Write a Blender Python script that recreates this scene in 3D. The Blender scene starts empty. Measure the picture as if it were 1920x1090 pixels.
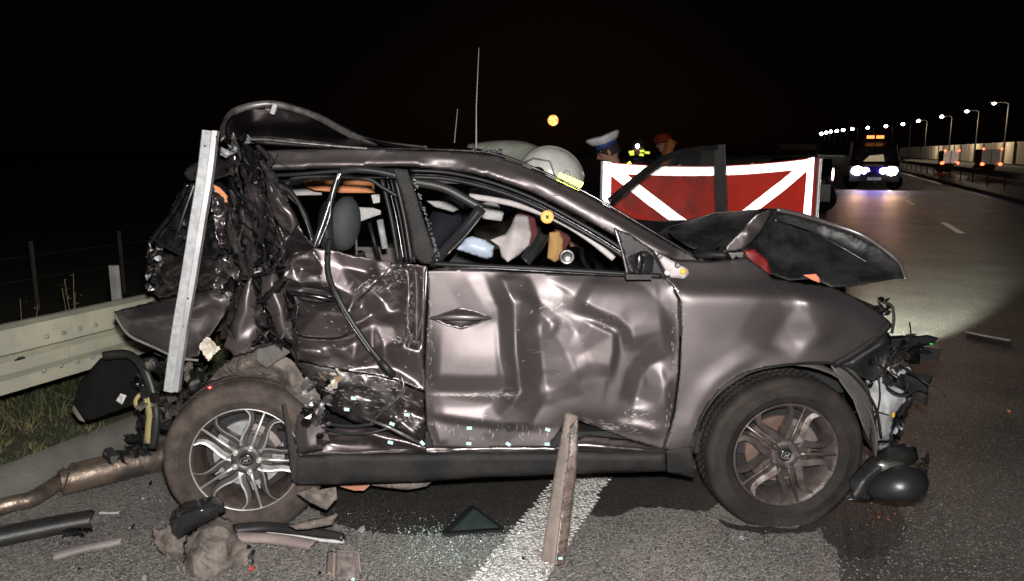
import bpy, bmesh, math, random
import numpy as np
from mathutils import Vector, Matrix, noise
from mathutils.geometry import delaunay_2d_cdt
R = math.radians
S = bpy.context.scene
COL = S.collection
random.seed(7)
# ------------------------------------------------------------------ camera
TH = math.atan(260/1464); CT, ST = math.cos(TH), math.sin(TH); HC = 1.6
cam = bpy.data.cameras.new('camera'); camo = bpy.data.objects.new('camera', cam); COL.objects.link(camo)
camo.location = (0, 0, HC); camo.rotation_euler = (math.pi/2 - TH, 0, 0)
cam.sensor_width = 36; cam.lens = 36*1464/1920; cam.clip_start = .05; cam.clip_end = 6000
S.camera = camo
# ------------------------------------------------------------------ world, moon light, camera flash
W = bpy.data.worlds.new('World'); S.world = W; W.use_nodes = True
nt = W.node_tree; bg = nt.nodes['Background']
sky = nt.nodes.new('ShaderNodeTexSky'); sky.sky_type = 'NISHITA'; sky.sun_disc = False
sky.sun_elevation = R(4); sky.sun_rotation = R(3); sky.air_density = 1; sky.dust_density = 2
mx = nt.nodes.new('ShaderNodeMix'); mx.data_type = 'RGBA'; mx.inputs[0].default_value = .9
mx.inputs[7].default_value = (.9, .55, .75, 1)
nt.links.new(sky.outputs[0], mx.inputs[6]); nt.links.new(mx.outputs[2], bg.inputs[0])
bg.inputs[1].default_value = .0005
def light(name, kind, loc, energy, color, **kw):
    l = bpy.data.lights.new(name, kind); l.energy = energy; l.color = color
    for k, v in kw.items(): setattr(l, k, v)
    o = bpy.data.objects.new(name, l); COL.objects.link(o); o.location = loc
    return o
moonlight = light('moonlight', 'SUN', (0, 0, 30), .004, (1, .8, .6), angle=R(.5))
moonlight.rotation_euler = (R(86), 0, R(177))
flash = light('camera_flash', 'POINT', (0.02, 0.03, HC+.16), 950, (1, .965, .93), shadow_soft_size=.045)
S.view_settings.view_transform = 'Standard'; S.view_settings.look = 'None'
S.view_settings.exposure = 0; S.view_settings.gamma = 1; S.view_settings.use_curve_mapping = False
S.cycles.max_bounces = 6; S.cycles.transparent_max_bounces = 8; S.cycles.use_denoising = True
S.cycles.sample_clamp_indirect = 3

# ------------------------------------------------------------------ projection helpers (plan positions measured off a picture)
def ray(px, py):
    u = (px-960)/1464; v = (545-py)/1464
    return Vector((u, CT+v*ST, -ST+v*CT))
def P(px, py, Y):
    d = ray(px, py); t = Y/d[1]
    return Vector((d[0]*t, Y, HC+d[2]*t))
def G(px, py, z=0.):
    d = ray(px, py); t = (z-HC)/d[2]
    return Vector((d[0]*t, d[1]*t, z))
_d = ray(1545, 285); RD = Vector((_d[0], _d[1], 0)).normalized(); RN = Vector((RD[1], -RD[0], 0))
def SL(s, l, z=0.): return RN*s + RD*l + Vector((0, 0, z))

# ------------------------------------------------------------------ materials
def mat(name, col, rough=.6, metal=0., col2=None, ns=8., nmix=(.4, .6), bump=0., bs=60., coat=0., spec=.5, r2=None,
        emit=None, es=0., alpha=1., trans=0., detail=6., m2=None):
    m = bpy.data.materials.new(name); m.use_nodes = True; t = m.node_tree; b = t.nodes['Principled BSDF']
    b.inputs['Base Color'].default_value = (*col, 1); b.inputs['Roughness'].default_value = rough
    b.inputs['Metallic'].default_value = metal; b.inputs['Coat Weight'].default_value = coat
    b.inputs['Coat Roughness'].default_value = .08
    b.inputs['Specular IOR Level'].default_value = spec
    b.inputs['Transmission Weight'].default_value = trans; b.inputs['Alpha'].default_value = alpha
    if emit: b.inputs['Emission Color'].default_value = (*emit, 1); b.inputs['Emission Strength'].default_value = es
    tc = t.nodes.new('ShaderNodeTexCoord')
    if col2 is None and not emit and alpha == 1:
        col2 = tuple(c*.72 for c in col)
    if col2:
        n = t.nodes.new('ShaderNodeTexNoise'); n.inputs['Scale'].default_value = ns; n.inputs['Detail'].default_value = detail
        n.inputs['Roughness'].default_value = .65
        t.links.new(tc.outputs['Object'], n.inputs['Vector'])
        r = t.nodes.new('ShaderNodeMapRange'); r.inputs[1].default_value = nmix[0]; r.inputs[2].default_value = nmix[1]
        t.links.new(n.outputs['Fac'], r.inputs[0])
        x = t.nodes.new('ShaderNodeMix'); x.data_type = 'RGBA'; x.inputs[6].default_value = (*col, 1); x.inputs[7].default_value = (*col2, 1)
        t.links.new(r.outputs[0], x.inputs[0]); t.links.new(x.outputs[2], b.inputs['Base Color'])
        if r2 is not None:
            y = t.nodes.new('ShaderNodeMapRange'); y.inputs[3].default_value = rough; y.inputs[4].default_value = r2
            t.links.new(r.outputs[0], y.inputs[0]); t.links.new(y.outputs[0], b.inputs['Roughness'])
        if m2 is not None:
            y = t.nodes.new('ShaderNodeMapRange'); y.inputs[3].default_value = metal; y.inputs[4].default_value = m2
            t.links.new(r.outputs[0], y.inputs[0]); t.links.new(y.outputs[0], b.inputs['Metallic'])
    if bump:
        n = t.nodes.new('ShaderNodeTexNoise'); n.inputs['Scale'].default_value = bs; n.inputs['Detail'].default_value = 5
        t.links.new(tc.outputs['Object'], n.inputs['Vector'])
        bb = t.nodes.new('ShaderNodeBump'); bb.inputs['Strength'].default_value = bump; bb.inputs['Distance'].default_value = .01
        t.links.new(n.outputs['Fac'], bb.inputs['Height']); t.links.new(bb.outputs[0], b.inputs['Normal'])
    return m
def emat(name, col, s):
    return mat(name, (0, 0, 0), emit=col, es=s)

def paint_mat(name, base, dust, thr, rough=.49):
    """metallic car paint: flake noise, dust film patches, fine scratches"""
    m = mat(name, base, rough, .85, col2=tuple(c*.85 for c in base), ns=300, nmix=(.3, .7), coat=.15)
    t = m.node_tree; b = t.nodes['Principled BSDF']; tc = [n for n in t.nodes if n.type == 'TEX_COORD'][0]
    src = b.inputs['Base Color'].links[0].from_socket
    n = t.nodes.new('ShaderNodeTexNoise'); n.inputs['Scale'].default_value = 5; n.inputs['Detail'].default_value = 9; n.inputs['Roughness'].default_value = .72
    mp = t.nodes.new('ShaderNodeMapping'); mp.inputs['Scale'].default_value = (1, 1, 1.8)
    t.links.new(tc.outputs['Object'], mp.inputs[0]); t.links.new(mp.outputs[0], n.inputs['Vector'])
    r = t.nodes.new('ShaderNodeMapRange'); r.inputs[1].default_value = thr; r.inputs[2].default_value = thr+.22; r.inputs[4].default_value = .75
    t.links.new(n.outputs['Fac'], r.inputs[0])
    # scratches: stretched noise, thresholded
    mp2 = t.nodes.new('ShaderNodeMapping'); mp2.inputs['Scale'].default_value = (6, 6, 90); mp2.inputs['Rotation'].default_value = (0, .35, 0)
    t.links.new(tc.outputs['Object'], mp2.inputs[0])
    n2 = t.nodes.new('ShaderNodeTexNoise'); n2.inputs['Scale'].default_value = 1; n2.inputs['Detail'].default_value = 4
    t.links.new(mp2.outputs[0], n2.inputs['Vector'])
    r2 = t.nodes.new('ShaderNodeMapRange'); r2.inputs[1].default_value = .70; r2.inputs[2].default_value = .74; r2.inputs[4].default_value = .5
    t.links.new(n2.outputs['Fac'], r2.inputs[0])
    mxx = t.nodes.new('ShaderNodeMath'); mxx.operation = 'MAXIMUM'
    t.links.new(r.outputs[0], mxx.inputs[0]); t.links.new(r2.outputs[0], mxx.inputs[1])
    x = t.nodes.new('ShaderNodeMix'); x.data_type = 'RGBA'; x.inputs[7].default_value = (*dust, 1)
    t.links.new(mxx.outputs[0], x.inputs[0]); t.links.new(src, x.inputs[6]); t.links.new(x.outputs[2], b.inputs['Base Color'])
    for sock, a, c in (('Metallic', .85, .1), ('Roughness', rough, .75), ('Coat Weight', .15, 0)):
        y = t.nodes.new('ShaderNodeMapRange'); y.inputs[3].default_value = a; y.inputs[4].default_value = c
        t.links.new(mxx.outputs[0], y.inputs[0]); t.links.new(y.outputs[0], b.inputs[sock])
    bn = t.nodes.new('ShaderNodeTexNoise'); bn.inputs['Scale'].default_value = 9; bn.inputs['Detail'].default_value = 4
    t.links.new(tc.outputs['Object'], bn.inputs['Vector'])
    bb = t.nodes.new('ShaderNodeBump'); bb.inputs['Strength'].default_value = .07; bb.inputs['Distance'].default_value = .01
    t.links.new(bn.outputs['Fac'], bb.inputs['Height']); t.links.new(bb.outputs[0], b.inputs['Normal'])
    return m
PAINT = paint_mat('brown_metallic_paint', (.158, .138, .140), (.10, .088, .08), .64)
PAINTD = paint_mat('brown_metallic_paint_dusty', (.135, .113, .116), (.085, .075, .068), .52, .36)
PAINTX = paint_mat('brown_paint_scraped', (.11, .092, .094), (.06, .075, .07), .50, .3)
BLACKP = mat('black_plastic', (.012, .012, .013), .42, spec=.35, bump=.15, bs=200, col2=(.022, .021, .020))
BLACKT = mat('black_textured_plastic', (.013, .013, .014), .5, spec=.25, bump=.5, bs=260, col2=(.026, .024, .022), ns=5)
GLOSSB = mat('gloss_black', (.015, .015, .017), .2, col2=(.05, .05, .05), nmix=(.55, .8))
RUBBER = mat('black_rubber', (.012, .012, .013), .5, spec=.35)
SILVER = mat('machined_aluminium', (.6, .59, .58), .42, .8, col2=(.5, .48, .46), ns=30)
DARKAL = mat('dark_grey_rim_paint', (.10, .097, .094), .48, .55, col2=(.07, .064, .06), ns=20)
DIRTAL = mat('dirty_brown_rim', (.17, .145, .14), .42, .7, col2=(.07, .055, .05), ns=14, r2=.7)
BARREL = mat('brake_dust_barrel', (.075, .055, .048), .55, .3, col2=(.04, .03, .026), ns=30)
DISC = mat('pale_brake_disc', (.5, .5, .5), .4, .6)
TYRED = mat('dusty_tyre', (.075, .058, .050), .85, spec=.2, col2=(.035, .029, .026), ns=9, bump=.4, bs=90)
TYRE = mat('black_tyre', (.014, .012, .0115), .75, spec=.2, col2=(.030, .025, .022), ns=6, bump=.3, bs=120)
TRIM = mat('grey_liner_plastic', (.07, .065, .06), .75, col2=(.075, .068, .064), ns=12, bump=.6, bs=60)
LINER = mat('muddy_arch_liner', (.145, .12, .103), .85, col2=(.04, .035, .032), ns=11, nmix=(.42, .62), bump=1., bs=45)
STEEL = mat('torn_bare_steel', (.34, .335, .33), .34, .9, col2=(.10, .09, .09), ns=22, r2=.5)
DSTEEL = mat('dark_shiny_steel', (.09, .085, .088), .24, .9, col2=(.03, .03, .03), ns=18)
ALU = mat('satin_aluminium', (.36, .37, .38), .5, .55, col2=(.5, .51, .52), ns=40, bump=.1, bs=300)
RUST = mat('heat_tinted_steel', (.26, .20, .155), .4, .75, col2=(.085, .068, .06), ns=7, r2=.62, bump=.3, bs=60)
AIRBAG = mat('airbag_fabric', (.55, .54, .53), .8, bump=.4, bs=120, col2=(.42, .40, .39))
BEIGE = mat('pale_pillar_cloth', (.45, .42, .41), .8, col2=(.33, .29, .29), ns=6)
ORANGE = mat('orange_lit_headliner', (.75, .30, .13), .8, bump=.3)
SEAT = mat('dark_grey_seat_cloth', (.05, .055, .058), .75, bump=.5, bs=400)
DARKIN = mat('black_interior', (.012, .012, .013), .7)
CARPET = mat('black_boot_carpet', (.008, .008, .008), .95, spec=.1, bump=.5, bs=300)
BLUEP = mat('pale_blue_shell', (.40, .46, .56), .3, col2=(.34, .40, .50))
OCHRE = mat('ochre_foam', (.38, .22, .08), .8)
REDP = mat('dark_red_plastic', (.16, .01, .01), .45, emit=None)
WHITEP = mat('dirty_white_plastic', (.42, .43, .44), .5, col2=(.22, .22, .22), ns=10)
CREAM = mat('cream_insulation', (.62, .58, .50), .9, col2=(.35, .31, .25), ns=25, bump=.8, bs=60)
WOOD = mat('torn_tan_fibre', (.34, .22, .13), .9, col2=(.16, .11, .07), ns=20, bump=.6)
YSTRAP = mat('dull_yellow_strap', (.30, .25, .10), .8, col2=(.2, .16, .08))
TEAL = mat('pale_teal_tape', (.33, .62, .64), .6, col2=(.5, .66, .66), ns=60)
PINKG = mat('pinkish_grey_trim', (.17, .15, .148), .6, col2=(.11, .095, .09))
BROWNT = mat('dusty_brown_trim', (.17, .135, .115), .7, col2=(.12, .10, .09), ns=8, bump=.3)
FLOORB = mat('dark_board', (.05, .045, .045), .7)
def glass_mat(name, tint, a, rough=.05, smudge=.0):
    m = mat(name, tint, rough, alpha=a, col2=None)
    if smudge:
        t = m.node_tree; b = t.nodes['Principled BSDF']; tc = t.nodes.new('ShaderNodeTexCoord')
        n = t.nodes.new('ShaderNodeTexNoise'); n.inputs['Scale'].default_value = 6; n.inputs['Detail'].default_value = 8
        t.links.new(tc.outputs['Object'], n.inputs['Vector'])
        r = t.nodes.new('ShaderNodeMapRange'); r.inputs[1].default_value = .45; r.inputs[2].default_value = .8
        r.inputs[3].default_value = a; r.inputs[4].default_value = a+smudge
        t.links.new(n.outputs['Fac'], r.inputs[0]); t.links.new(r.outputs[0], b.inputs['Alpha'])
    return m
CRUSH = paint_mat('crushed_dark_paint', (.085, .072, .075), (.05, .045, .042), .5, .3)
GLASS = glass_mat('dirty_window_glass', (.10, .10, .095), .10, .08, .3)
DGLASS = glass_mat('tinted_quarter_glass', (.05, .07, .07), .45, .08, .3)

# ------------------------------------------------------------------ mesh helpers
def wloc(o):
    v = Vector((0, 0, 0))
    while o: v = v + o.location; o = o.parent
    return v
def obj(name, V, F, m, parent=None, origin=None, smooth=False, thick=0, sub=0, auto=None):
    V = [Vector(v) for v in V]
    if parent is not None: off = wloc(parent)
    else:
        if origin is None:
            n = len(V); origin = Vector((sum(v[0] for v in V)/n, sum(v[1] for v in V)/n, min(v[2] for v in V)))
        off = Vector(origin)
    me = bpy.data.meshes.new(name); me.from_pydata([tuple(v-off) for v in V], [], F); me.update()
    if isinstance(m, (list, tuple)):
        for q in m: me.materials.append(q)
    else: me.materials.append(m)
    if smooth: me.shade_smooth()
    if auto is not None:
        me.shade_smooth()
        bm = bmesh.new(); bm.from_mesh(me)
        for e in bm.edges:
            if len(e.link_faces) == 2 and e.calc_face_angle(0) > R(auto): e.smooth = False
        bm.to_mesh(me); bm.free()
    o = bpy.data.objects.new(name, me); COL.objects.link(o)
    if parent is not None: o.parent = parent
    else: o.location = off
    if thick:
        md = o.modifiers.new('thick', 'SOLIDIFY'); md.thickness = abs(thick); md.offset = -1
    if sub:
        md = o.modifiers.new('sub', 'SUBSURF'); md.levels = sub; md.render_levels = sub
    return o
def tag(o, label=None, cat=None, group=None, kind=None):
    if label: o['label'] = label
    if cat: o['category'] = cat
    if group: o['group'] = group
    if kind: o['kind'] = kind
    return o
def empty(name, loc, label=None, cat=None, group=None, parent=None):
    o = bpy.data.objects.new(name, None); COL.objects.link(o); o.empty_display_size = .1
    if parent: o.parent = parent; o.location = Vector(loc)-wloc(parent)
    else: o.location = loc
    return tag(o, label, cat, group)
class MB:
    def __init__(s): s.V = []; s.F = []
    def add(s, V, F):
        n = len(s.V); s.V += [Vector(v) for v in V]; s.F += [tuple(i+n for i in f) for f in F]; return s
    def box(s, c, d, rot=None):
        c = Vector(c); M = rot if rot is not None else Matrix.Identity(3)
        V = [c + M @ Vector((x*d[0]/2, y*d[1]/2, z*d[2]/2)) for x in (-1, 1) for y in (-1, 1) for z in (-1, 1)]
        return s.add(V, [(0, 1, 3, 2), (4, 6, 7, 5), (0, 4, 5, 1), (2, 3, 7, 6), (0, 2, 6, 4), (1, 5, 7, 3)])
    def tube(s, path, r, n=6, caps=True):
        path = [Vector(p) for p in path]; V = []; F = []
        rr = r if isinstance(r, (list, tuple)) else [r]*len(path)
        for i, p in enumerate(path):
            t = (path[min(i+1, len(path)-1)]-path[max(i-1, 0)]).normalized()
            a = t.cross(Vector((0, .3, 1)) if abs(t.z) < .9 else Vector((1, 0, 0))).normalized(); b = t.cross(a)
            for k in range(n):
                an = 2*math.pi*k/n; V.append(p + (a*math.cos(an)+b*math.sin(an))*rr[i])
        for i in range(len(path)-1):
            for k in range(n):
                F.append((i*n+k, i*n+(k+1) % n, (i+1)*n+(k+1) % n, (i+1)*n+k))
        if caps: F.append(tuple(range(n-1, -1, -1))); F.append(tuple(range((len(path)-1)*n, len(path)*n)))
        return s.add(V, F)
    def sweep(s, path, prof, updir=(0, 1, 0), scales=None, closed=True):
        """prof: (a,b) a along side, b along updir"""
        path = [Vector(p) for p in path]; up = Vector(updir); n = len(prof); V = []; F = []
        for i, p in enumerate(path):
            t = (path[min(i+1, len(path)-1)]-path[max(i-1, 0)]).normalized()
            a = t.cross(up).normalized(); sc = scales[i] if scales else 1
            for (x, y) in prof: V.append(p + a*x*sc + up*y*(sc if scales else 1))
        for i in range(len(path)-1):
            for k in range(n if closed else n-1):
                F.append((i*n+k, i*n+(k+1) % n, (i+1)*n+(k+1) % n, (i+1)*n+k))
        if closed: F.append(tuple(range(n-1, -1, -1))); F.append(tuple(range((len(path)-1)*n, len(path)*n)))
        return s.add(V, F)
    def lathe(s, c, prof, n=32, axis='Y', a0=0, a1=2*math.pi, fn=None, cap=False):
        c = Vector(c); V = []; F = []; full = abs(a1-a0-2*math.pi) < 1e-6; m = n if full else n+1; q = len(prof)
        for k in range(m):
            an = a0+(a1-a0)*k/n
            for j, (r, h) in enumerate(prof):
                if fn: r, h = fn(r, h, k, j, an)
                if axis == 'Y': V.append(c+Vector((r*math.cos(an), h, r*math.sin(an))))
                else: V.append(c+Vector((r*math.cos(an), r*math.sin(an), h)))
        for k in range(n):
            k2 = (k+1) % m
            for j in range(q-1): F.append((k*q+j, k2*q+j, k2*q+j+1, k*q+j+1))
        if cap and full:
            F.append(tuple(k*q for k in range(m)))
        return s.add(V, F)
    def ell(s, c, r, n=12, m=8, rot=None):
        c = Vector(c); V = []; F = []; M = rot if rot is not None else Matrix.Identity(3)
        for j in range(m+1):
            ph = math.pi*j/m
            for k in range(n):
                an = 2*math.pi*k/n
                V.append(c + M @ Vector((r[0]*math.sin(ph)*math.cos(an), r[1]*math.sin(ph)*math.sin(an), r[2]*math.cos(ph))))
        for j in range(m):
            for k in range(n): F.append((j*n+k, (j+1)*n+k, (j+1)*n+(k+1) % n, j*n+(k+1) % n))
        return s.add(V, F)
    def map(s, f): s.V = [f(v) for v in s.V]; return s
    def build(s, name, m, parent=None, **k): return obj(name, s.V, s.F, m, parent, **k)
def rect(w, d, o=0): return [(-w/2, o-d/2), (w/2, o-d/2), (w/2, o+d/2), (-w/2, o+d/2)]
def rnd(w, d, n=8): return [(w/2*math.cos(2*math.pi*k/n), d/2*math.sin(2*math.pi*k/n)) for k in range(n)]
def PP(*pts): return [P(*p) for p in pts]
def smoothpath(pts, n=6):
    """Catmull-Rom in 3D"""
    pts = [Vector(p) for p in pts]; out = []
    for i in range(len(pts)-1):
        p0 = pts[max(i-1, 0)]; p1 = pts[i]; p2 = pts[i+1]; p3 = pts[min(i+2, len(pts)-1)]
        for k in range(n):
            t = k/n
            out.append(.5*((2*p1)+(p2-p0)*t+(2*p0-5*p1+4*p2-p3)*t*t+(3*p1-p0-3*p2+p3)*t**3))
    out.append(pts[-1]); return out
def inside(poly, x, y):
    c = np.zeros(x.shape, bool); n = len(poly)
    for i in range(n):
        x1, y1 = poly[i][:2]; x2, y2 = poly[(i+1) % n][:2]
        if y1 == y2: continue
        m = ((y1 > y) != (y2 > y)) & (x < (x2-x1)*(y-y1)/(y2-y1)+x1); c ^= m
    return c
def segdist(poly, x, y):
    d = np.full(x.shape, 1e9); n = len(poly)
    for i in range(n):
        a = np.array(poly[i][:2], float); b = np.array(poly[(i+1) % n][:2], float); ab = b-a; L = max((ab**2).sum(), 1e-9)
        t = np.clip(((x-a[0])*ab[0]+(y-a[1])*ab[1])/L, 0, 1)
        d = np.minimum(d, np.hypot(x-a[0]-t*ab[0], y-a[1]-t*ab[1]))
    return d
def coarse(pts, edges):
    v, e, f, *_ = delaunay_2d_cdt([Vector((p[0], p[1])) for p in pts], edges, [], 0, 1e-4)
    xy = [tuple(q) for q in v]
    arr = np.array([p[:3] for p in pts], float); Y = []
    for q in xy:
        d = (arr[:, 0]-q[0])**2+(arr[:, 1]-q[1])**2
        k = np.argsort(d)[:2]
        if d[k[0]] < .01: Y.append(arr[k[0], 2])
        else:
            w = 1/np.maximum(d[k], 1e-6); Y.append((arr[k, 2]*w).sum()/w.sum())
    return xy, Y, f
def interp(C, x, y):
    xy, Y, F = C; out = np.full(x.shape, np.nan)
    for f in F:
        (x1, y1), (x2, y2), (x3, y3) = xy[f[0]], xy[f[1]], xy[f[2]]
        D = (y2-y3)*(x1-x3)+(x3-x2)*(y1-y3)
        if abs(D) < 1e-9: continue
        a = ((y2-y3)*(x-x3)+(x3-x2)*(y-y3))/D; b = ((y3-y1)*(x-x3)+(x1-x3)*(y-y3))/D; c = 1-a-b
        m = (a > -1e-6) & (b > -1e-6) & (c > -1e-6) & np.isnan(out)
        out[m] = a[m]*Y[f[0]]+b[m]*Y[f[1]]+c[m]*Y[f[2]]
    bad = np.isnan(out)
    if bad.any():
        xa = np.array([q[0] for q in xy]); ya = np.array([q[1] for q in xy]); Ya = np.array(Y)
        for i in np.where(bad)[0]: out[i] = Ya[np.argmin((xa-x[i])**2+(ya-y[i])**2)]
    return out
def featf(pth, amp, wA, wB, X, Y):
    """tent shaped fold along a pixel polyline; A = right hand side of its direction in the picture, B = left hand side"""
    best = np.full(X.shape, 1e9); side = np.zeros(X.shape); tt = np.zeros(X.shape)
    seg = [math.hypot(pth[i+1][0]-pth[i][0], pth[i+1][1]-pth[i][1]) for i in range(len(pth)-1)]; L = sum(seg); acc = 0
    for i in range(len(pth)-1):
        ax, ay = pth[i]; dx, dy = pth[i+1][0]-ax, pth[i+1][1]-ay; l2 = seg[i]**2
        t = np.clip(((X-ax)*dx+(Y-ay)*dy)/l2, 0, 1); d = np.hypot(X-ax-t*dx, Y-ay-t*dy); cr = dx*(Y-ay)-dy*(X-ax)
        m = d < best; best[m] = d[m]; side[m] = cr[m]; tt[m] = (acc+t[m]*seg[i])/L; acc += seg[i]
    w = np.where(side > 0, wA, wB)
    return amp*np.clip(1-best/w, 0, 1)*np.clip(np.minimum(tt, 1-tt)*5+.25, 0, 1)
def panel(name, outline, ctrl=(), m=None, parent=None, step=6, smooth=3, rand=None, fine=0, fs=.03, thick=.002,
          Y0=None, auto=None, fixb=True, flat=False, jag=0, origin=None, feats=(), bsm=0):
    """sheet whose outline (px,py,Y) and crease lines are given; facets between creases, softened."""
    rg = random.Random(hash(name) % 1000 + len(outline)*13 + int(outline[0][0]))
    rg = random.Random(len(outline)*131 + int(outline[0][0]*7+outline[0][1]))
    if Y0 is not None:
        outline = [(p[0], p[1], Y0+(p[2] if len(p) > 2 else 0)) for p in outline]
        ctrl = [[(p[0], p[1], Y0+(p[2] if len(p) > 2 else 0)) for p in l] for l in ctrl]
    ol = outline; pts = list(ol); n0 = len(ol); edges = [(i, (i+1) % n0) for i in range(n0)]
    for l in ctrl:
        k = len(pts); pts += l; edges += [(k+i, k+i+1) for i in range(len(l)-1)]
    C = coarse(pts, edges)
    if rand:
        n, amp = rand[:2]; xs = [p[0] for p in ol]; ys = [p[1] for p in ol]; A = []
        area = (max(xs)-min(xs))*(max(ys)-min(ys)); sp = math.sqrt(area/n)*.55
        for _ in range(n*12):
            x = rg.uniform(min(xs), max(xs)); y = rg.uniform(min(ys), max(ys))
            if len(A) >= n: break
            if not inside(ol, np.array([x]), np.array([y]))[0]: continue
            if any((x-q[0])**2+(y-q[1])**2 < sp*sp for q in A+pts): continue
            A.append((x, y))
        if A:
            Y = interp(C, np.array([a[0] for a in A]), np.array([a[1] for a in A]))
            pts += [(a[0], a[1], Y[i]+rg.uniform(-1, 1)*amp) for i, a in enumerate(A)]
            C = coarse(pts, edges)
    B = []
    for i in range(n0):
        a = ol[i]; b = ol[(i+1) % n0]; L = math.hypot(a[0]-b[0], a[1]-b[1]); k = max(1, int(L/step))
        for q in range(k):
            t = q/k; j = (rg.uniform(-jag, jag), rg.uniform(-jag, jag)) if jag and q else (0, 0)
            B.append((a[0]+(b[0]-a[0])*t+j[0], a[1]+(b[1]-a[1])*t+j[1], a[2]+(b[2]-a[2])*t))
    xs = [p[0] for p in B]; ys = [p[1] for p in B]
    gx, gy = np.meshgrid(np.arange(min(xs)+step/2, max(xs), step), np.arange(min(ys)+step/2, max(ys), step*.87))
    gx = gx+((np.arange(gx.shape[0]) % 2)*step/2)[:, None]; gx = gx.ravel(); gy = gy.ravel()
    k = inside(B, gx, gy); gx, gy = gx[k], gy[k]
    k = segdist(B, gx, gy) > step*.45; gx, gy = gx[k], gy[k]
    vc = [Vector((b[0], b[1])) for b in B]+[Vector((x, y)) for x, y in zip(gx, gy)]
    nb = len(B)
    v, e, f, ov, *_ = delaunay_2d_cdt(vc, [(i, (i+1) % nb) for i in range(nb)], [list(range(nb))], 1, 1e-4)
    X = np.array([q[0] for q in v]); Yp = np.array([q[1] for q in v])
    D = interp(C, X, Yp)
    bnd = np.zeros(len(X), bool)
    for i, o_ in enumerate(ov):
        for q in o_:
            if q < nb: D[i] = B[q][2]; bnd[i] = True
    E = np.array([tuple(q) for q in e]); cnt = np.zeros(len(X)); np.add.at(cnt, E[:, 0], 1); np.add.at(cnt, E[:, 1], 1); cnt = np.maximum(cnt, 1)
    for _ in range(bsm):
        a = np.zeros(len(X)); np.add.at(a, E[:, 0], D[E[:, 1]]); np.add.at(a, E[:, 1], D[E[:, 0]])
        nd = .4*D+.6*a/cnt; nd[bnd] = D[bnd]; D = nd
    for pth, amp, wA, wB in feats: D = D + featf(pth, amp, wA, wB, X, Yp)*np.clip(segdist(B, X, Yp)/14, 0, 1)
    for _ in range(smooth):
        a = np.zeros(len(X)); np.add.at(a, E[:, 0], D[E[:, 1]]); np.add.at(a, E[:, 1], D[E[:, 0]])
        nd = .4*D+.6*a/cnt
        if fixb: nd[bnd] = D[bnd]
        D = nd
    if fine:
        for i in range(len(X)):
            if fixb and bnd[i]: continue
            q = Vector((X[i]*fs, Yp[i]*fs, 3.3)); h = abs(noise.noise(q))-.3+.5*abs(noise.noise(q*2.3))
            D[i] += fine*h
    V = [P(X[i], Yp[i], D[i]) for i in range(len(X))]
    F = [tuple(q) for q in f]
    a, b, c = (V[i] for i in F[0][:3])
    if (b-a).cross(c-a).dot(Vector((0, -1, 0))) < 0: F = [q[::-1] for q in F]
    # any facing: majority test
    s_ = sum(1 for q in F[:60] if (V[q[1]]-V[q[0]]).cross(V[q[2]]-V[q[0]]).y > 0)
    if s_ > len(F[:60])/2: F = [q[::-1] for q in F]
    return obj(name, V, F, m, parent, smooth=not flat, thick=thick, auto=auto, origin=origin)
def frame(name, pts, w, m, parent, d=None, sm=5, prof=None, **k):
    """a bar following pts, width w metres"""
    path = smoothpath(PP(*pts), sm) if sm else PP(*pts)
    return MB().sweep(path, prof or rnd(w, d or w)).build(name, m, parent, smooth=True, **k)
def clump(name, px, py, Y, wx, wy, n, mats, parent, seed=0, d=.12, size=(12, 34), origin=None, kindstuff=False):
    """crushed plates and brackets: n bent sheets of random outline, one mesh"""
    rg = random.Random(seed); mb = MB(); mi = []; single = parent is not None and size[1] > 14
    for i in range(n):
        cx = px+rg.uniform(-.5, .5)*wx; cy = py+rg.uniform(-.5, .5)*wy; yy = Y+rg.uniform(-1, 1)*d
        s = rg.uniform(*size); an = rg.uniform(0, 6.28); asp = rg.uniform(.25, .9); k = rg.randint(4, 7)
        ring = []
        for q in range(k):
            t = 2*math.pi*q/k+rg.uniform(-.3, .3); rr = s*rg.uniform(.6, 1.1)
            x = math.cos(t)*rr; y = math.sin(t)*rr*asp
            ring.append((cx+x*math.cos(an)-y*math.sin(an), cy+x*math.sin(an)+y*math.cos(an), yy+rg.uniform(-1, 1)*s*.0022))
        c = P(cx, cy, yy+rg.choice((-1, 1))*s*.0012)
        V = PP(*ring); th = Vector((0, .004, 0)); V2 = [v+th for v in V]
        VV = [c]+V+[c+th]+V2; F = []
        for q in range(k):
            q2 = (q+1) % k; F.append((0, 1+q, 1+q2)); F.append((k+1, k+2+q2, k+2+q)); F.append((1+q, k+2+q, k+2+q2, 1+q2))
        if single: obj(name, VV, F, mats[rg.randrange(len(mats))], parent); continue
        mb.add(VV, F); mi += [rg.randrange(len(mats))]*len(F)
    if single: return None
    o = mb.build(name, mats, parent, origin=origin)
    for p, q in zip(o.data.polygons, mi): p.material_index = q
    if parent is not None: o['kind'] = 'stuff'
    return o
def strands(name, n, box, Y, m, parent, r=.004, seed=0, ln=60, wob=25, d=.08, mode='wire'):
    rg = random.Random(seed); mb = MB()
    for i in range(n):
        x = rg.uniform(box[0], box[2]); y = rg.uniform(box[1], box[3]); yy = Y+rg.uniform(-d, d); an = rg.uniform(0, 6.28); pts = []
        for k in range(5):
            pts.append((x, y, yy)); an += rg.uniform(-.8, .8)
            x += math.cos(an)*ln/4; y += math.sin(an)*ln/4; yy += rg.uniform(-.02, .02)
        path = smoothpath(PP(*pts), 4)
        if mode == 'wire': mb.tube(path, r*rg.uniform(.6, 1.2), 5)
        else: mb.sweep(path, rect(r*rg.uniform(2, 6), .003))
    return mb.build(name, m, parent, smooth=True)

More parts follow.
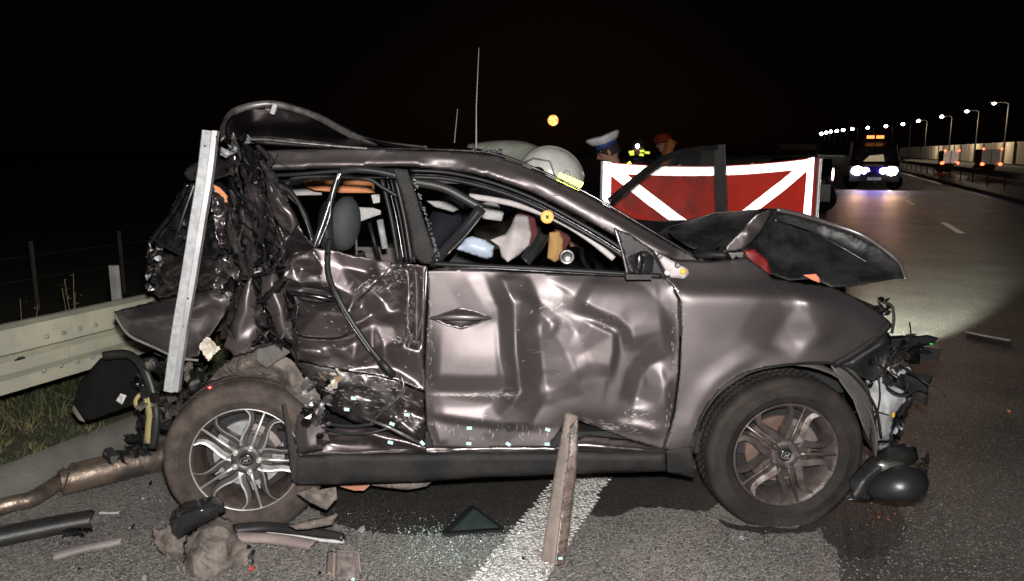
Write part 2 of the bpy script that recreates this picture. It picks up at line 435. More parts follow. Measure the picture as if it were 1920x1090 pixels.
# ================================================================== THE SETTING
def asphalt_mat(name, c1, c2, rough, tint=None, wetness=0, spk=True):
    m = bpy.data.materials.new(name); m.use_nodes = True; t = m.node_tree; b = t.nodes['Principled BSDF']; L = t.links.new
    tc = t.nodes.new('ShaderNodeTexCoord')
    def N(kind, **k):
        n = t.nodes.new(kind)
        for a, v in k.items(): n.inputs[a].default_value = v
        return n
    v = N('ShaderNodeTexVoronoi', Scale=150.); L(tc.outputs['Object'], v.inputs['Vector'])
    n = N('ShaderNodeTexNoise', Scale=1.1, Detail=7., Roughness=.6); L(tc.outputs['Object'], n.inputs['Vector'])
    n2 = N('ShaderNodeTexNoise', Scale=170., Detail=3.); L(tc.outputs['Object'], n2.inputs['Vector'])
    sep = t.nodes.new('ShaderNodeSeparateColor'); L(v.outputs['Color'], sep.inputs[0])
    mxa = t.nodes.new('ShaderNodeMix'); mxa.data_type = 'RGBA'; mxa.inputs[6].default_value = (*c1, 1); mxa.inputs[7].default_value = (*c2, 1)
    r = N('ShaderNodeMapRange'); r.inputs[1].default_value = .35; r.inputs[2].default_value = .65; L(n.outputs['Fac'], r.inputs[0]); L(r.outputs[0], mxa.inputs[0])
    mul = t.nodes.new('ShaderNodeMix'); mul.data_type = 'RGBA'; mul.blend_type = 'MULTIPLY'; mul.inputs[0].default_value = 1
    r2 = N('ShaderNodeMapRange'); r2.inputs[3].default_value = .3; r2.inputs[4].default_value = 1.8; L(sep.outputs[0], r2.inputs[0])
    cc = t.nodes.new('ShaderNodeCombineColor'); [L(r2.outputs[0], cc.inputs[i]) for i in range(3)]
    L(mxa.outputs[2], mul.inputs[6]); L(cc.outputs[0], mul.inputs[7]); last = mul.outputs[2]
    if spk:   # pale stones
        g = t.nodes.new('ShaderNodeMath'); g.operation = 'GREATER_THAN'; g.inputs[1].default_value = .955; L(sep.outputs[1], g.inputs[0])
        x = t.nodes.new('ShaderNodeMix'); x.data_type = 'RGBA'; x.inputs[7].default_value = (.32, .32, .30, 1); L(g.outputs[0], x.inputs[0]); L(last, x.inputs[6]); last = x.outputs[2]
    L(last, b.inputs['Base Color']); b.inputs['Roughness'].default_value = rough
    rr = N('ShaderNodeMapRange'); rr.inputs[3].default_value = rough-.14; rr.inputs[4].default_value = rough+.1; L(n.outputs['Fac'], rr.inputs[0]); L(rr.outputs[0], b.inputs['Roughness'])
    ad = t.nodes.new('ShaderNodeMath'); ad.operation = 'ADD'; L(v.outputs['Distance'], ad.inputs[0]); L(n2.outputs['Fac'], ad.inputs[1])
    bb = N('ShaderNodeBump', Strength=.8, Distance=.006); L(ad.outputs[0], bb.inputs['Height']); L(bb.outputs[0], b.inputs['Normal'])
    return m
ASPH = asphalt_mat('asphalt', (.20, .187, .172), (.125, .115, .107), .5)
DARKASPH = asphalt_mat('dark_asphalt', (.034, .031, .027), (.018, .017, .015), .6, spk=False)  # shared by the oily wet stains and the plain dark patches
GUT = mat('worn_concrete', (.17, .16, .145), .85, col2=(.09, .085, .075), ns=3, bump=.5, bs=90, nmix=(.3, .7))
FIELD = mat('dark_field_soil', (.035, .035, .02), .95, col2=(.02, .022, .012), ns=.5)
VERGE = mat('verge_soil', (.055, .05, .03), .95, col2=(.03, .035, .015), ns=8, bump=.8, bs=30)

def strip(name, s0, s1, l0, l1, z0, z1, m, nl=1, lab=None):
    V = []; F = []
    for k in range(nl+1):
        l = l0+(l1-l0)*k/nl; V += [SL(s0, l, z0), SL(s1, l, z1)]
    F = [(2*k, 2*k+1, 2*k+3, 2*k+2) for k in range(nl)]
    return tag(obj(name, V, F, m, origin=(0, 0, 0)), kind='structure')
# ground sheet to the horizon, sunk a little under the road
g = 3000; tag(obj('ground', [(-g, -g, -.25), (g, -g, -.25), (g, g, -.25), (-g, g, -.25)], [(0, 1, 2, 3)], FIELD, origin=(0, 0, 0)), kind='structure')
strip('road', -3.30, 9.0, -12, 900, 0, 0, ASPH, 60)
# gutter: shallow dished concrete channel and verge
prof = [(-3.30, 0), (-3.37, -.012), (-3.44, -.006), (-3.50, .035), (-3.54, .085), (-3.62, .10)]
V = []; F = []; n = len(prof)
for k in range(60):
    l = -6+k*k*.12
    for s, z in prof: V.append(SL(s, l, z))
for k in range(59):
    for j in range(n-1): F.append((k*n+j, k*n+j+1, (k+1)*n+j+1, (k+1)*n+j))
tag(obj('gutter', V, F, GUT, origin=(0, 0, 0), smooth=True), kind='structure')
V = []; F = []; sx = [-3.62, -3.8, -4.0, -4.4, -5, -6, -8, -12]; n = len(sx)
ls = [-6+k*.4 for k in range(50)]+[14+k*6 for k in range(1, 60)]
for l in ls:
    for s in sx:
        q = noise.noise(Vector((s*2, l*2, 0)))*.03; V.append(SL(s, l, .10+(q if s < -3.7 else 0)-max(0, -s-4.4)*.06))
for k in range(len(ls)-1):
    for j in range(n-1): F.append((k*n+j, k*n+j+1, (k+1)*n+j+1, (k+1)*n+j))
tag(obj('verge', V, F, VERGE, origin=(0, 0, 0), smooth=True), kind='structure')
# grass on the verge
rg = random.Random(3); V = []; F = []
for i in range(15000):
    s = -3.60-rg.random()**1.3*1.5; l = .6+rg.random()**1.3*7
    if noise.noise(Vector((s*3, l*3, 4))) < -.28 and s > -3.75: continue
    h = rg.uniform(.03, .09)*(1.5 if s < -3.9 else .8); b = SL(s, l, .09-max(0, -s-4.4)*.06); an = rg.uniform(0, 6.28); w = Vector((math.cos(an), math.sin(an), 0))*rg.uniform(.0018, .004)
    ln = Vector((rg.gauss(0, .8), rg.gauss(0, .8), 0))*h; k = len(V)
    V += [b-w, b+w, b+ln*.4+w*.7+Vector((0, 0, h*.6)), b+ln*.4-w*.7+Vector((0, 0, h*.6)), b+ln+Vector((0, 0, h))]
    F += [(k, k+1, k+2, k+3), (k+3, k+2, k+4)]
GRASS = mat('grass_blades', (.03, .055, .015), .7, col2=(.13, .11, .045), ns=3.5)
tag(obj('grass', V, F, GRASS, origin=(0, 0, 0)), 'short scrubby grass growing on the verge behind the concrete gutter', 'grass', kind='stuff')

# painted lines
def line_mat():
    m = asphalt_mat('road_paint', (.78, .77, .74), (.60, .58, .55), .6, spk=False); return m
LP = line_mat()
FLATP = mat('flat_road_paint', (.85, .84, .8), .42, col2=(.6, .59, .55), ns=20, spec=.6)
# structured edge line: raised mesh-pattern thermoplastic studs on asphalt; nearer to the camera worn to a full coat
V = []; F = []; rg = random.Random(5)
def blob(s, l, rs, rl, z):
    k = len(V); n = rg.randint(5, 7)
    pts = [SL(s+math.cos(6.283*q/n)*rs*rg.uniform(.7, 1.2), l+math.sin(6.283*q/n)*rl*rg.uniform(.7, 1.2), z) for q in range(n)]
    V.extend(pts); F.append(tuple(range(k, k+n)))
l = -1.0; row = 0
while l < 5.2:
    s = -1.135+(.012 if row % 2 else 0)
    while s < -.875:
        if rg.random() < .96: blob(s+rg.uniform(-.003, .003), l+rg.uniform(-.003, .003), .0145 if l < 2.85+s*.3 else .0125, .0112 if l < 2.85+s*.3 else .0095, .006+rg.uniform(0, .0015))
        s += .024
    l += .018; row += 1
tag(obj('edge_line', V, F, LP, origin=(0, 0, 0)), kind='structure')
strip('edge_line', -1.13, -.875, -1, 2.9, .002, .002, asphalt_mat('worn_road_paint', (.40, .39, .37), (.27, .26, .25), .6, spk=True), 2)
strip('edge_line', -1.135, -.87, 5.2, 160, .004, .004, LP, 10)
for k in range(9):
    l = 8.6+k*9.1 if k else 8.6
    strip('lane_dash', 2.58, 2.72, l, l+2.6, .004, .004, FLATP)
strip('far_edge_line', 5.52, 5.78, 8, 500, .004, .004, FLATP, 20)
# wet stains and plain dark patches: irregular sheets 5 mm above
def ground_patch(name, pts, z=.0035, jag=9, m=DARKASPH):
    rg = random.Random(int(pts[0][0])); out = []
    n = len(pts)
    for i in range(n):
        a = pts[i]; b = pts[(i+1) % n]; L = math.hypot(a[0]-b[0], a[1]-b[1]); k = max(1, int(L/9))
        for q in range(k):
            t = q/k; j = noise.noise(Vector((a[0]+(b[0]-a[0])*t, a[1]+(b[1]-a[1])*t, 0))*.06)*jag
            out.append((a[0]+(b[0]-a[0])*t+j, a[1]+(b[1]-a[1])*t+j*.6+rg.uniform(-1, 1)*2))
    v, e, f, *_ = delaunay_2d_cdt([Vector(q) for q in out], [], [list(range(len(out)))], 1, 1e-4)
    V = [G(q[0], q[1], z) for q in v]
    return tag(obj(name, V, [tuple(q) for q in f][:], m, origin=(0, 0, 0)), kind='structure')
ground_patch('dark_patch', [(600, 925), (690, 895), (760, 880), (1080, 870), (1050, 905), (1000, 965), (960, 1000), (930, 1004), (800, 1003), (700, 1000), (640, 985), (600, 965)])
ground_patch('dark_patch', [(1150, 870), (1320, 880), (1345, 940), (1330, 958), (1270, 955), (1200, 950), (1150, 968), (1110, 968), (1120, 930)])
ground_patch('dark_patch', [(1560, 935), (1640, 930), (1685, 945), (1700, 985), (1690, 1020), (1640, 1048), (1590, 1045), (1545, 1010), (1530, 970)])  # plain dark patch, roughly round, right of the front wheel
ground_patch('dark_patch', [(1335, 968), (1380, 985), (1480, 990), (1540, 975), (1530, 998), (1440, 1002), (1370, 992)], z=.0025, jag=3)  # narrow dark patch along the foot of the front tyre
# darker lane sheet on the right, ragged along its left edge
LANE = asphalt_mat('running_lane_asphalt', (.070, .069, .063), (.038, .037, .034), .56)
V = []; F = []
for k in range(240):
    l = -12+k*.12 if k < 200 else 11.88+(k-199)**2*.5
    V += [SL(.16+noise.noise(Vector((l*2.2, 3, 0)))*.05+noise.noise(Vector((l*14, 3, 0)))*.015, l, .0012), SL(9.0, l, .0012)]
F = [(2*k, 2*k+1, 2*k+3, 2*k+2) for k in range(239)]
tag(obj('running_lane', V, F, LANE, origin=(0, 0, 0)), kind='structure')

# ---------------- guardrail (thing with parts)
GALV = mat('galvanised_beam', (.48, .47, .35), .55, .2, col2=(.36, .35, .28), ns=2.5, bump=.2, bs=80)
GALVP = mat('galvanised_post', (.33, .33, .31), .55, .3)
gr = empty('guardrail', SL(-3.75, 2, .1), 'galvanised steel guardrail along the grass verge on the left, running behind the wrecked car', 'guardrail')
sc = -3.70
seg0 = -1.05
for k in range(9):
    l0 = seg0+k*4.0; l1 = l0+3.998
    up = [(0, .735), (-.05, .75), (-.085, .75), (-.085, .70), (-.085, .60), (-.02, .60), (0, .612)]
    V = []; F = []
    for l in (l0, l1):
        for s, z in up: V.append(SL(sc+s, l, z))
    n = len(up)
    F = [(j, (j+1) % n, n+(j+1) % n, n+j) for j in range(n)]+[tuple(range(n-1, -1, -1)), tuple(range(n, 2*n))]
    obj('upper_beam', V, F, GALV, gr)
    if k < 4:
        for q in range(4):
            for zz in (.655, .47): MB().lathe(SL(sc+(.004 if zz > .6 else -.04), l0-.16+q*.1, zz), [(0, -.012), (.008, -.011), (.013, -.004), (.013, .004)], 8).build('bolt', GALVP, gr)
    lo = [(-.03, .596), (-.045, .56), (-.045, .50), (-.075, .46), (-.075, .43), (-.05, .40), (-.06, .395), (-.09, .43), (-.09, .46), (-.055, .51), (-.055, .596)]
    V = []
    for l in (l0, l1):
        for s, z in lo: V.append(SL(sc+s, l, z))
    n = len(lo); F = [(j, (j+1) % n, n+(j+1) % n, n+j) for j in range(n)]+[tuple(range(n-1, -1, -1)), tuple(range(n, 2*n))]
    obj('lower_beam', V, F, GALV, gr)
M2 = Matrix((RN, RD, Vector((0, 0, 1)))).transposed()
for k in range(24):
    l = .45+k*.915 if False else 2.32-1.12*2+k*1.12
    MB().box(SL(-3.92, l, .46), (.05, .03, .94), M2).build('post', GALVP, gr)
    MB().box(SL(-3.745, l+.35, .567), (.006, .055, .022), M2).box(SL(-3.743, l+.35, .567), (.008, .03, .012), M2).build('bolt_slot', DARKIN, gr)

# ---------------- wire fence in the dark field
FP = mat('fence_post_grey', (.07, .055, .05), .8)
fe = empty('wire_fence', SL(-7.9, 6, -.2), 'dim wire mesh fence with thin posts in the dark behind the guardrail', 'fence')
for k in range(12):
    l = 3.6+k*1.15; MB().box(SL(-7.9, l, .18), (.03, .03, .95), M2).build('post', FP, fe)
for z in (.0, .25, .5):
    MB().tube([SL(-7.87, 2, z), SL(-7.87, 24, z)], .002, 4).build('wire', FP, fe)
# weeds by the guardrail
def weed(px, py, h, seed, lab):
    rg = random.Random(seed); b = P(px, py, 5.1); b.z = .05; r = empty('weed', b, lab, 'weed', 'dry weeds behind the guardrail')
    st = MB(); lf = MB()
    for q in range(7):
        t = b+Vector((rg.uniform(-.16, .16), rg.uniform(-.1, .1), h*rg.uniform(.6, 1)))
        pth = smoothpath([b, b.lerp(t, .5)+Vector((rg.uniform(-.03, .03), 0, 0)), t], 4); st.tube(pth, [.003]*len(pth), 4)
        for w in range(16):
            c = b.lerp(t, rg.uniform(.35, 1))+Vector((rg.uniform(-.03, .03), rg.uniform(-.03, .03), 0)); a = Vector((rg.uniform(-1, 1), rg.uniform(-1, 1), rg.uniform(-.4, .6)))*.03; c2 = a.cross(Vector((0, 0, 1))).normalized()*.008
            lf.add([c, c+a*.5+c2, c+a, c+a*.5-c2], [(0, 1, 2, 3)])
    WM = mat('dry_weed', (.14, .11, .05), .8); st.build('stem', WM, r); o = lf.build('leaf', WM, r); o['kind'] = 'stuff'
weed(150, 600, .78, 1, 'bushy dry weed standing behind the guardrail midway between the posts')
weed(42, 620, .6, 2, 'thin dry weed stalks behind the guardrail beside the leftmost post')

# ---------------- noise wall, median barrier
CONC = mat('pale_noise_wall', (.72, .66, .46), .85, col2=(.48, .44, .32), ns=.5)
nw = empty('noise_barrier', SL(25.2, 60, 0), 'long pale noise barrier wall far off along the right side of the motorway', 'wall')
WM_ = mat('wall_post', (.25, .25, .25), .7)
for k in range(34):
    l = 42+k*8; MB().box(SL(25.2, l+4, 1.45), (.16, 7.8, 3.1), M2).build('wall_panel', CONC, nw)
    MB().box(SL(25.0, l, 1.5), (.3, .2, 3.1), M2).build('post', WM_, nw)
mbr = empty('median_barrier', SL(7.4, 20, 0), 'low steel median barrier beyond the solid white line on the right', 'barrier')
for k in range(26):
    l = 12+k*8; MB().box(SL(7.4, l+4, .62), (.08, 7.98, .28), M2).build('rail', mat('dull_rail', (.12, .12, .11), .6) if k == 0 else bpy.data.materials['dull_rail'], mbr)
    for q in (0, 4): MB().box(SL(7.45, l+q, .3), (.06, .1, .6), M2).build('post', bpy.data.materials['dull_rail'], mbr)
MB().box(SL(7.9, 100, .1), (.6, 190, .5), M2)
# ---------------- street lamps (heads measured on the far side of the motorway)
LAMPM = emat('lit_lamp', (1, .97, .9), 22)
POLE = mat('lamp_post_grey', (.035, .035, .035), .6)
heads = [(1864, 194, 119), (1813, 209, 142), (1766, 219, 166), (1722, 227, 190), (1693, 233, 214), (1661, 237, 240), (1627, 240, 275), (1598, 242, 310), (1581, 244, 335), (1569, 246, 360), (1558, 247, 385), (1549, 249, 410), (1540, 251, 440)]
ords = ['nearest and tallest of the row, furthest right', 'second from the right', 'third from the right', 'fourth from the right', 'fifth from the right', 'sixth from the right, over the van roof edge', 'seventh from the right, above the left side of the van', 'eighth from the right, just left of the van', 'fifth from the left end', 'fourth from the left end', 'third from the left end', 'second from the left end', 'faintest and furthest left of the row']
extra = [(2010, 150, 92), (2240, 85, 68)]
ords = ords + ['next one beyond the right edge of the view', 'closest one, well beyond the right edge']
for i, (px, py, Y) in enumerate(heads+extra):
    h = P(px, py, Y); r_ = max(.15, Y*3.1/1464); pz = h+RN*1.9
    lp = empty('street_lamp', (pz.x, pz.y, -.2), 'lit street lamp, '+ords[i], 'street lamp', 'lit street lamps along the motorway')
    MB().tube([(pz.x, pz.y, -.2), (pz.x, pz.y, h.z-.6), (pz.x, pz.y, h.z-.1)], [.13, .08, .07], 6).build('pole', POLE, lp)
    MB().tube([(pz.x, pz.y, h.z-.1), (pz-RN*.5+Vector((0, 0, .15))), h+Vector((0, 0, .12))], .05, 5).build('arm', POLE, lp)
    MB().box(h+Vector((0, 0, .16)), (1.0, .35, .12), M2).build('lamp_housing', POLE, lp)
    MB().ell(h, (r_, r_, r_*.85), 10, 8).build('lamp_lens', LAMPM, lp, smooth=True)
    if i in (0, 1, 2, 3, 13, 14):
        light('street_light', 'POINT', h-Vector((0, 0, 1.6))+RN*-.6, 3200 if i < 4 else 350, (1, .76, .55), shadow_soft_size=.3)
# ---------------- moon
mo = MB().ell(P(1037, 226, 2500), (16.5, 16.5, 16.5), 32, 20).build('moon', emat('orange_moon', (1, .34, .05), 2.6), smooth=True)
mm = mo.data.materials[0].node_tree; nn = mm.nodes.new('ShaderNodeTexNoise'); nn.inputs['Scale'].default_value = .09
rr = mm.nodes.new('ShaderNodeValToRGB'); rr.color_ramp.elements[0].color = (1, .22, .03, 1); rr.color_ramp.elements[1].color = (1, .55, .16, 1); rr.color_ramp.elements[0].position = .4; rr.color_ramp.elements[1].position = .6
mtc = mm.nodes.new('ShaderNodeTexCoord'); mm.links.new(mtc.outputs['Object'], nn.inputs['Vector'])
mm.links.new(nn.outputs['Fac'], rr.inputs[0]); mm.links.new(rr.outputs[0], mm.nodes['Principled BSDF'].inputs['Emission Color'])
tag(mo, 'full orange moon low in the black sky above the car', 'moon')

# ================================================================== THE WRECKED CAR
car = empty('wrecked_car', (0.25, 4.1, 0), 'badly crumpled brown sport utility car side on, roof buckled and bonnet folded up', 'car')
YS = 3.20
# ---- front door skin: crease lines read from the dents
fd_out = [(802, 508, .0), (860, 506, .0), (940, 509, -.01), (1060, 515, .03), (1160, 518, .03), (1246, 520, .03), (1262, 537, .0), (1272, 562, -.01), (1275, 620, -.01), (1272, 700, -.01),
          (1263, 770, 0), (1252, 812, 0), (1243, 843, .0), (1180, 824, .02), (1120, 802, .04), (1085, 790, .04), (1055, 800, .02), (1040, 822, .01), (1028, 837, .0), (900, 841, .0), (812, 839, .0), (800, 800, .01), (796, 720, .006), (799, 640, .002), (803, 580, .002)]
fd_cr = [[(1000, 548, .0), (1060, 549, -.004), (1160, 548, -.006), (1258, 551, -.006)], [(860, 670, -.012), (1000, 670, -.008), (1200, 670, -.008)],
 [(805, 742, .006), (960, 742, .006)], [(840, 790, .004), (1000, 792, .006), (1200, 780, .0)]]
fd_ft = [
 ([(938, 512), (950, 542), (963, 570), (966, 620), (967, 665), (972, 700), (976, 735), (958, 762), (936, 782)], -.066, 30, 48),
 ([(1000, 585), (1012, 640), (1018, 700), (1008, 745)], .022, 44, 80),
 ([(962, 564), (984, 566), (1006, 584), (1032, 604), (1050, 612)], -.022, 55, 20),
 ([(800, 702), (870, 706), (930, 706), (955, 704)], -.034, 34, 105),
 ([(800, 741), (880, 742), (970, 738)], -.010, 22, 6),
 ([(798, 774), (860, 783), (920, 791), (1020, 797)], -.022, 13, 34),
 ([(810, 790), (820, 810), (828, 835)], -.010, 12, 20),
 ([(1078, 556), (1120, 580), (1160, 596), (1183, 618), (1194, 658)], -.046, 25, 75),
 ([(1090, 600), (1150, 628), (1149, 662), (1140, 708)], -.026, 64, 12),
 ([(1256, 668), (1220, 684), (1202, 712), (1188, 765)], .036, 32, 46),
 ([(1236, 575), (1243, 640), (1240, 700), (1252, 790)], -.020, 60, 28),
 ([(1012, 738), (1050, 728), (1092, 714)], -.013, 24, 60),
 ([(870, 512), (900, 560), (925, 605)], -.006, 40, 30),
 ([(1150, 795), (1200, 800), (1240, 812)], -.012, 14, 14),
 ([(1026, 600), (1058, 655), (1090, 714)], -.022, 60, 36),
]
fdoor = panel('front_door', fd_out, fd_cr, PAINT, car, step=4, smooth=1, Y0=YS, thick=.0025, fine=.0004, fs=.02, feats=fd_ft, bsm=25)
# pull handle: dark recess and spindle shaped bar
RC = mat('handle_recess', (.06, .05, .052), .3, .6)
panel('handle_recess', [(806, 597), (830, 588), (862, 577), (895, 585), (922, 596), (895, 608), (865, 618), (835, 609)], [[(830, 597, .02), (895, 597, .02)]], RC, fdoor, step=4, smooth=2, Y0=YS-.034)
hp = PP((806, 597, YS-.05), (835, 595, YS-.075), (865, 595, YS-.082), (895, 596, YS-.075), (922, 596, YS-.05))
MB().sweep(smoothpath(hp, 4), rnd(.026, .02, 10), scales=[.25+.75*math.sin(math.pi*i/16)**.6 for i in range(17)]).build('door_handle', PAINT, fdoor, smooth=True)
from mathutils.bvhtree import BVHTree
def scuffs(target, spots, m, seed=1):
    off = wloc(target); me = target.data; b = BVHTree.FromPolygons([v.co+off for v in me.vertices], [tuple(p.vertices) for p in me.polygons])
    rg = random.Random(seed); mb = MB()
    for cx, cy, wx, wy, ang, n, L in spots:
        for _ in range(n):
            x = cx+rg.gauss(0, wx); y = cy+rg.gauss(0, wy); a = R(ang+rg.gauss(0, 14)); l_ = L*rg.uniform(.3, 1.2); w = rg.uniform(.25, 1.1); q = []
            for (u, v) in ((-1, -.3), (-.3, -1), (.6, -.7), (1, .1), (.2, 1), (-.7, .6)):
                X = x+(u*l_*math.cos(a)-v*w*math.sin(a)); Y = y+(u*l_*math.sin(a)+v*w*math.cos(a)); d = ray(X, Y); d = d/d.length
                h = b.ray_cast(Vector((0, 0, HC)), d)
                if h[0] is None: break
                q.append(h[0]-d*.0015)
            if len(q) == 6: mb.add(q, [tuple(range(6))])
    if mb.V: tag(mb.build('scrape_marks', m, target), kind='stuff')
SCUFF = mat('scraped_primer', (.42, .39, .38), .5, .3, col2=(.2, .18, .18), ns=80)
scuffs(fdoor, [(1035, 572, 16, 8, -30, 34, 5), (1135, 602, 10, 6, 20, 14, 2), (1190, 775, 12, 7, -20, 26, 4), (1263, 640, 2, 25, 80, 12, 4), (880, 741, 50, 1.5, 0, 60, 6), (945, 741, 14, 3, 30, 30, 3),
  (1150, 800, 40, 5, 5, 40, 9), (1255, 790, 3, 25, 85, 22, 5), (1000, 600, 130, 90, -20, 40, 2), (806, 640, 3, 60, 88, 30, 4), (850, 800, 40, 14, 85, 20, 5), (980, 812, 40, 10, 88, 26, 6)], SCUFF, 3)
# belt seals
frame('window_seal', [(808, 494, 3.22), (900, 499, 3.2), (1050, 506, 3.2), (1180, 514, 3.2), (1240, 518, 3.2)], .022, RUBBER, car, .03)
frame('chrome_strip', [(812, 505, 3.185), (900, 503, 3.18), (1050, 511, 3.18), (1240, 521, 3.18)], .006, DSTEEL, car, .008)

# ---- front wing
fw_out = [(1246, 520, .03), (1205, 478, .12), (1260, 488, .10), (1330, 491, .10), (1400, 484, .12), (1425, 500, .11), (1450, 522, .10), (1500, 530, .10), (1560, 538, .10), (1600, 556, .10), (1640, 582, .10), (1668, 602, .12),
          (1645, 630, .06), (1600, 660, .03), (1560, 683, .0), (1500, 684, -.02), (1440, 689, -.03), (1390, 704, -.03), (1350, 733, -.03), (1322, 768, -.02), (1305, 805, -.02), (1296, 838, -.01), (1270, 846, .0), (1246, 843, .0),
          (1255, 812, 0), (1266, 770, 0), (1275, 700, -.01), (1278, 620, -.01), (1275, 562, -.01), (1264, 537, .0)]
fw_cr = [
 [(1280, 530, .04), (1400, 530, .05), (1500, 543, .05)],
 [(1280, 553, -.02), (1400, 551, -.025), (1500, 553, -.02), (1560, 572, .0), (1625, 600, .05)],
 [(1320, 640, -.02), (1420, 620, -.02), (1540, 620, .0)], [(1300, 720, -.015), (1340, 700, -.02)]]
fw_ft = [([(1508, 556), (1480, 590), (1450, 630), (1436, 662)], .022, 60, 60), ([(1508, 552), (1520, 600), (1548, 648)], -.024, 46, 60),
 ([(1440, 644), (1500, 640), (1582, 654)], .008, 30, 40), ([(1430, 668), (1390, 684), (1345, 715), (1308, 765), (1284, 830)], -.008, 30, 12)]
panel('front_wing', fw_out, fw_cr, PAINT, car, step=5, smooth=3, Y0=YS, thick=.0025, fine=.0004, fs=.02, feats=fw_ft, bsm=14)
# triangular mirror base plate with clips and black sail
pl = panel('mirror_plate', [(1226, 470), (1290, 505), (1292, 515), (1283, 523), (1258, 521), (1246, 505)], [], mat('grey_primer_plate', (.42, .38, .38), .5, .4), car, step=5, Y0=3.205)
for x, y, q in ((1236, 480, STEEL), (1270, 497, STEEL), (1251, 511, AIRBAG), (1280, 509, mat('yellow_clip', (.75, .45, .02), .5))):
    MB().lathe(P(x, y, 3.2), [(.011, 0), (.013, -.006), (.008, -.012), (0, -.012)], 10).build('clip', q, pl)
panel('mirror_sail', [(1156, 430), (1180, 438), (1226, 470), (1250, 522), (1200, 520), (1180, 515)], [], BLACKP, car, step=6, Y0=3.22)
frame('sail_edge', [(1153, 428, 3.2), (1166, 470, 3.19), (1177, 515, 3.19)], .012, STEEL, car, .012)
mm_ = MB().sweep(smoothpath(PP((1185, 500, 3.16), (1200, 497, 3.14), (1222, 500, 3.15)), 4), rnd(.105, .12, 12), scales=[.72, .84, .92, .98, 1, 1, .98, .9, .72]).build('broken_mirror', GLOSSB, car, smooth=True)
MB().ell(P(1199, 492, 3.08), (.017, .012, .04), 10, 8).build('mirror_arm', DSTEEL, mm_, smooth=True)
MB().ell(P(1206, 478, 3.1), (.028, .02, .016), 10, 8).build('mirror_cap', BLACKP, mm_, smooth=True)
MB().box(P(1196, 518, 3.08), (.10, .05, .02)).build('mirror_foot', BLACKP, mm_)

# ---- roof rail and windscreen pillar
rr_out = [(478, 284, .0), (540, 281, 0), (620, 280, 0), (720, 280, 0), (780, 283, 0), (860, 285, 0), (930, 292, 0), (1010, 322, -.02), (1100, 365, -.05), (1200, 423, -.08), (1270, 465, -.1), (1325, 490, -.1),
          (1262, 487, -.12), (1205, 478, -.14), (1170, 452, -.13), (1080, 402, -.1), (1000, 362, -.07), (920, 334, -.04), (840, 318, -.02), (740, 313, -.01), (620, 318, 0), (500, 322, 0), (484, 306, 0)]
rr_cr = [[(500, 300, -.022), (620, 297, -.024), (700, 296, -.018), (780, 297, -.026), (860, 300, -.03), (930, 312, -.04), (1010, 345, -.085), (1100, 388, -.11), (1200, 448, -.15), (1255, 478, -.16)],
         [(500, 317, -.055), (620, 314, -.058), (780, 312, -.062), (900, 326, -.075), (1010, 358, -.085), (1100, 405, -.12)],
         [(545, 287, -.01), (560, 300, -.02)], [(715, 286, 0), (706, 300, -.02)]]
panel('roof_rail', rr_out, rr_cr, PAINT, car, step=5, smooth=2, Y0=3.42, thick=.003, fine=.004, fs=.03)
frame('roof_drip', [(620, 278, 3.44), (760, 279, 3.43), (860, 282, 3.42), (930, 289, 3.41), (1010, 319, 3.39), (1100, 362, 3.36), (1200, 420, 3.33), (1310, 486, 3.3)], .012, DSTEEL, car, .02)
for dy, w, mt in ((0, .016, RUBBER), (7, .008, DSTEEL), (12, .02, RUBBER)):
    frame('door_frame', [(770, 320+dy, 3.38), (840, 324+dy, 3.38), (920, 342+dy, 3.36), (1000, 372+dy, 3.33), (1080, 414+dy, 3.3), (1150, 456+dy, 3.27), (1185, 482+dy, 3.25)], w, mt, car, .03)
frame('front_pillar_inner', [(880, 368, 3.55), (960, 382, 3.5), (1040, 410, 3.45), (1100, 445, 3.4), (1150, 485, 3.35)], .028, BEIGE, car, .03)
frame('door_frame', [(500, 330, 3.39), (560, 327, 3.38), (640, 321, 3.38), (740, 320, 3.38)], .018, RUBBER, car, .03)
frame('door_frame', [(505, 340, 3.39), (560, 338, 3.38), (640, 333, 3.38), (740, 333, 3.38)], .010, DSTEEL, car, .03)

# ---- centre pillar and torn rear window frames
panel('centre_pillar', [(737, 316, .0), (764, 318, .0), (782, 370, 0), (800, 430, 0), (817, 482, 0), (822, 497, 0), (790, 494, 0), (775, 480, 0), (768, 430, 0), (752, 365, 0)], [[(760, 350, -.01), (795, 470, -.012)]], BLACKT, car, step=6, Y0=3.34, thick=.01)
for x0, x1, w, mt in ((716, 748, .02, RUBBER), (726, 758, .012, DSTEEL), (733, 764, .012, RUBBER), (742, 772, .02, BLACKP), (750, 778, .008, STEEL)):
    frame('pillar_trim', [(x0, 335, 3.46), ((x0+x1)/2+2, 410, 3.44), (x1, 492, 3.42)], w, mt, car, .03)
frame('rear_window_frame', [(640, 322, 3.36), (628, 350, 3.35), (612, 400, 3.33), (598, 440, 3.31), (588, 466, 3.30)], .030, GLOSSB, car, .03)
frame('rear_window_frame', [(636, 322, 3.33), (622, 370, 3.32), (617, 410, 3.32), (596, 462, 3.29)], .009, STEEL, car, .01)
frame('rear_window_frame', [(638, 322, 3.37), (670, 318, 3.36), (710, 322, 3.36), (745, 330, 3.36)], .032, BLACKP, car, .03)
frame('rear_window_frame', [(640, 332, 3.38), (690, 336, 3.38), (715, 350, 3.38), (745, 368, 3.38)], .018, RUBBER, car, .02)
frame('quarter_frame', [(518, 345, 3.40), (545, 360, 3.39), (570, 400, 3.38), (583, 440, 3.37), (592, 470, 3.36)], .022, RUBBER, car, .03)
frame('quarter_frame', [(536, 345, 3.40), (556, 334, 3.40), (600, 332, 3.40), (640, 334, 3.40)], .022, RUBBER, car, .02)
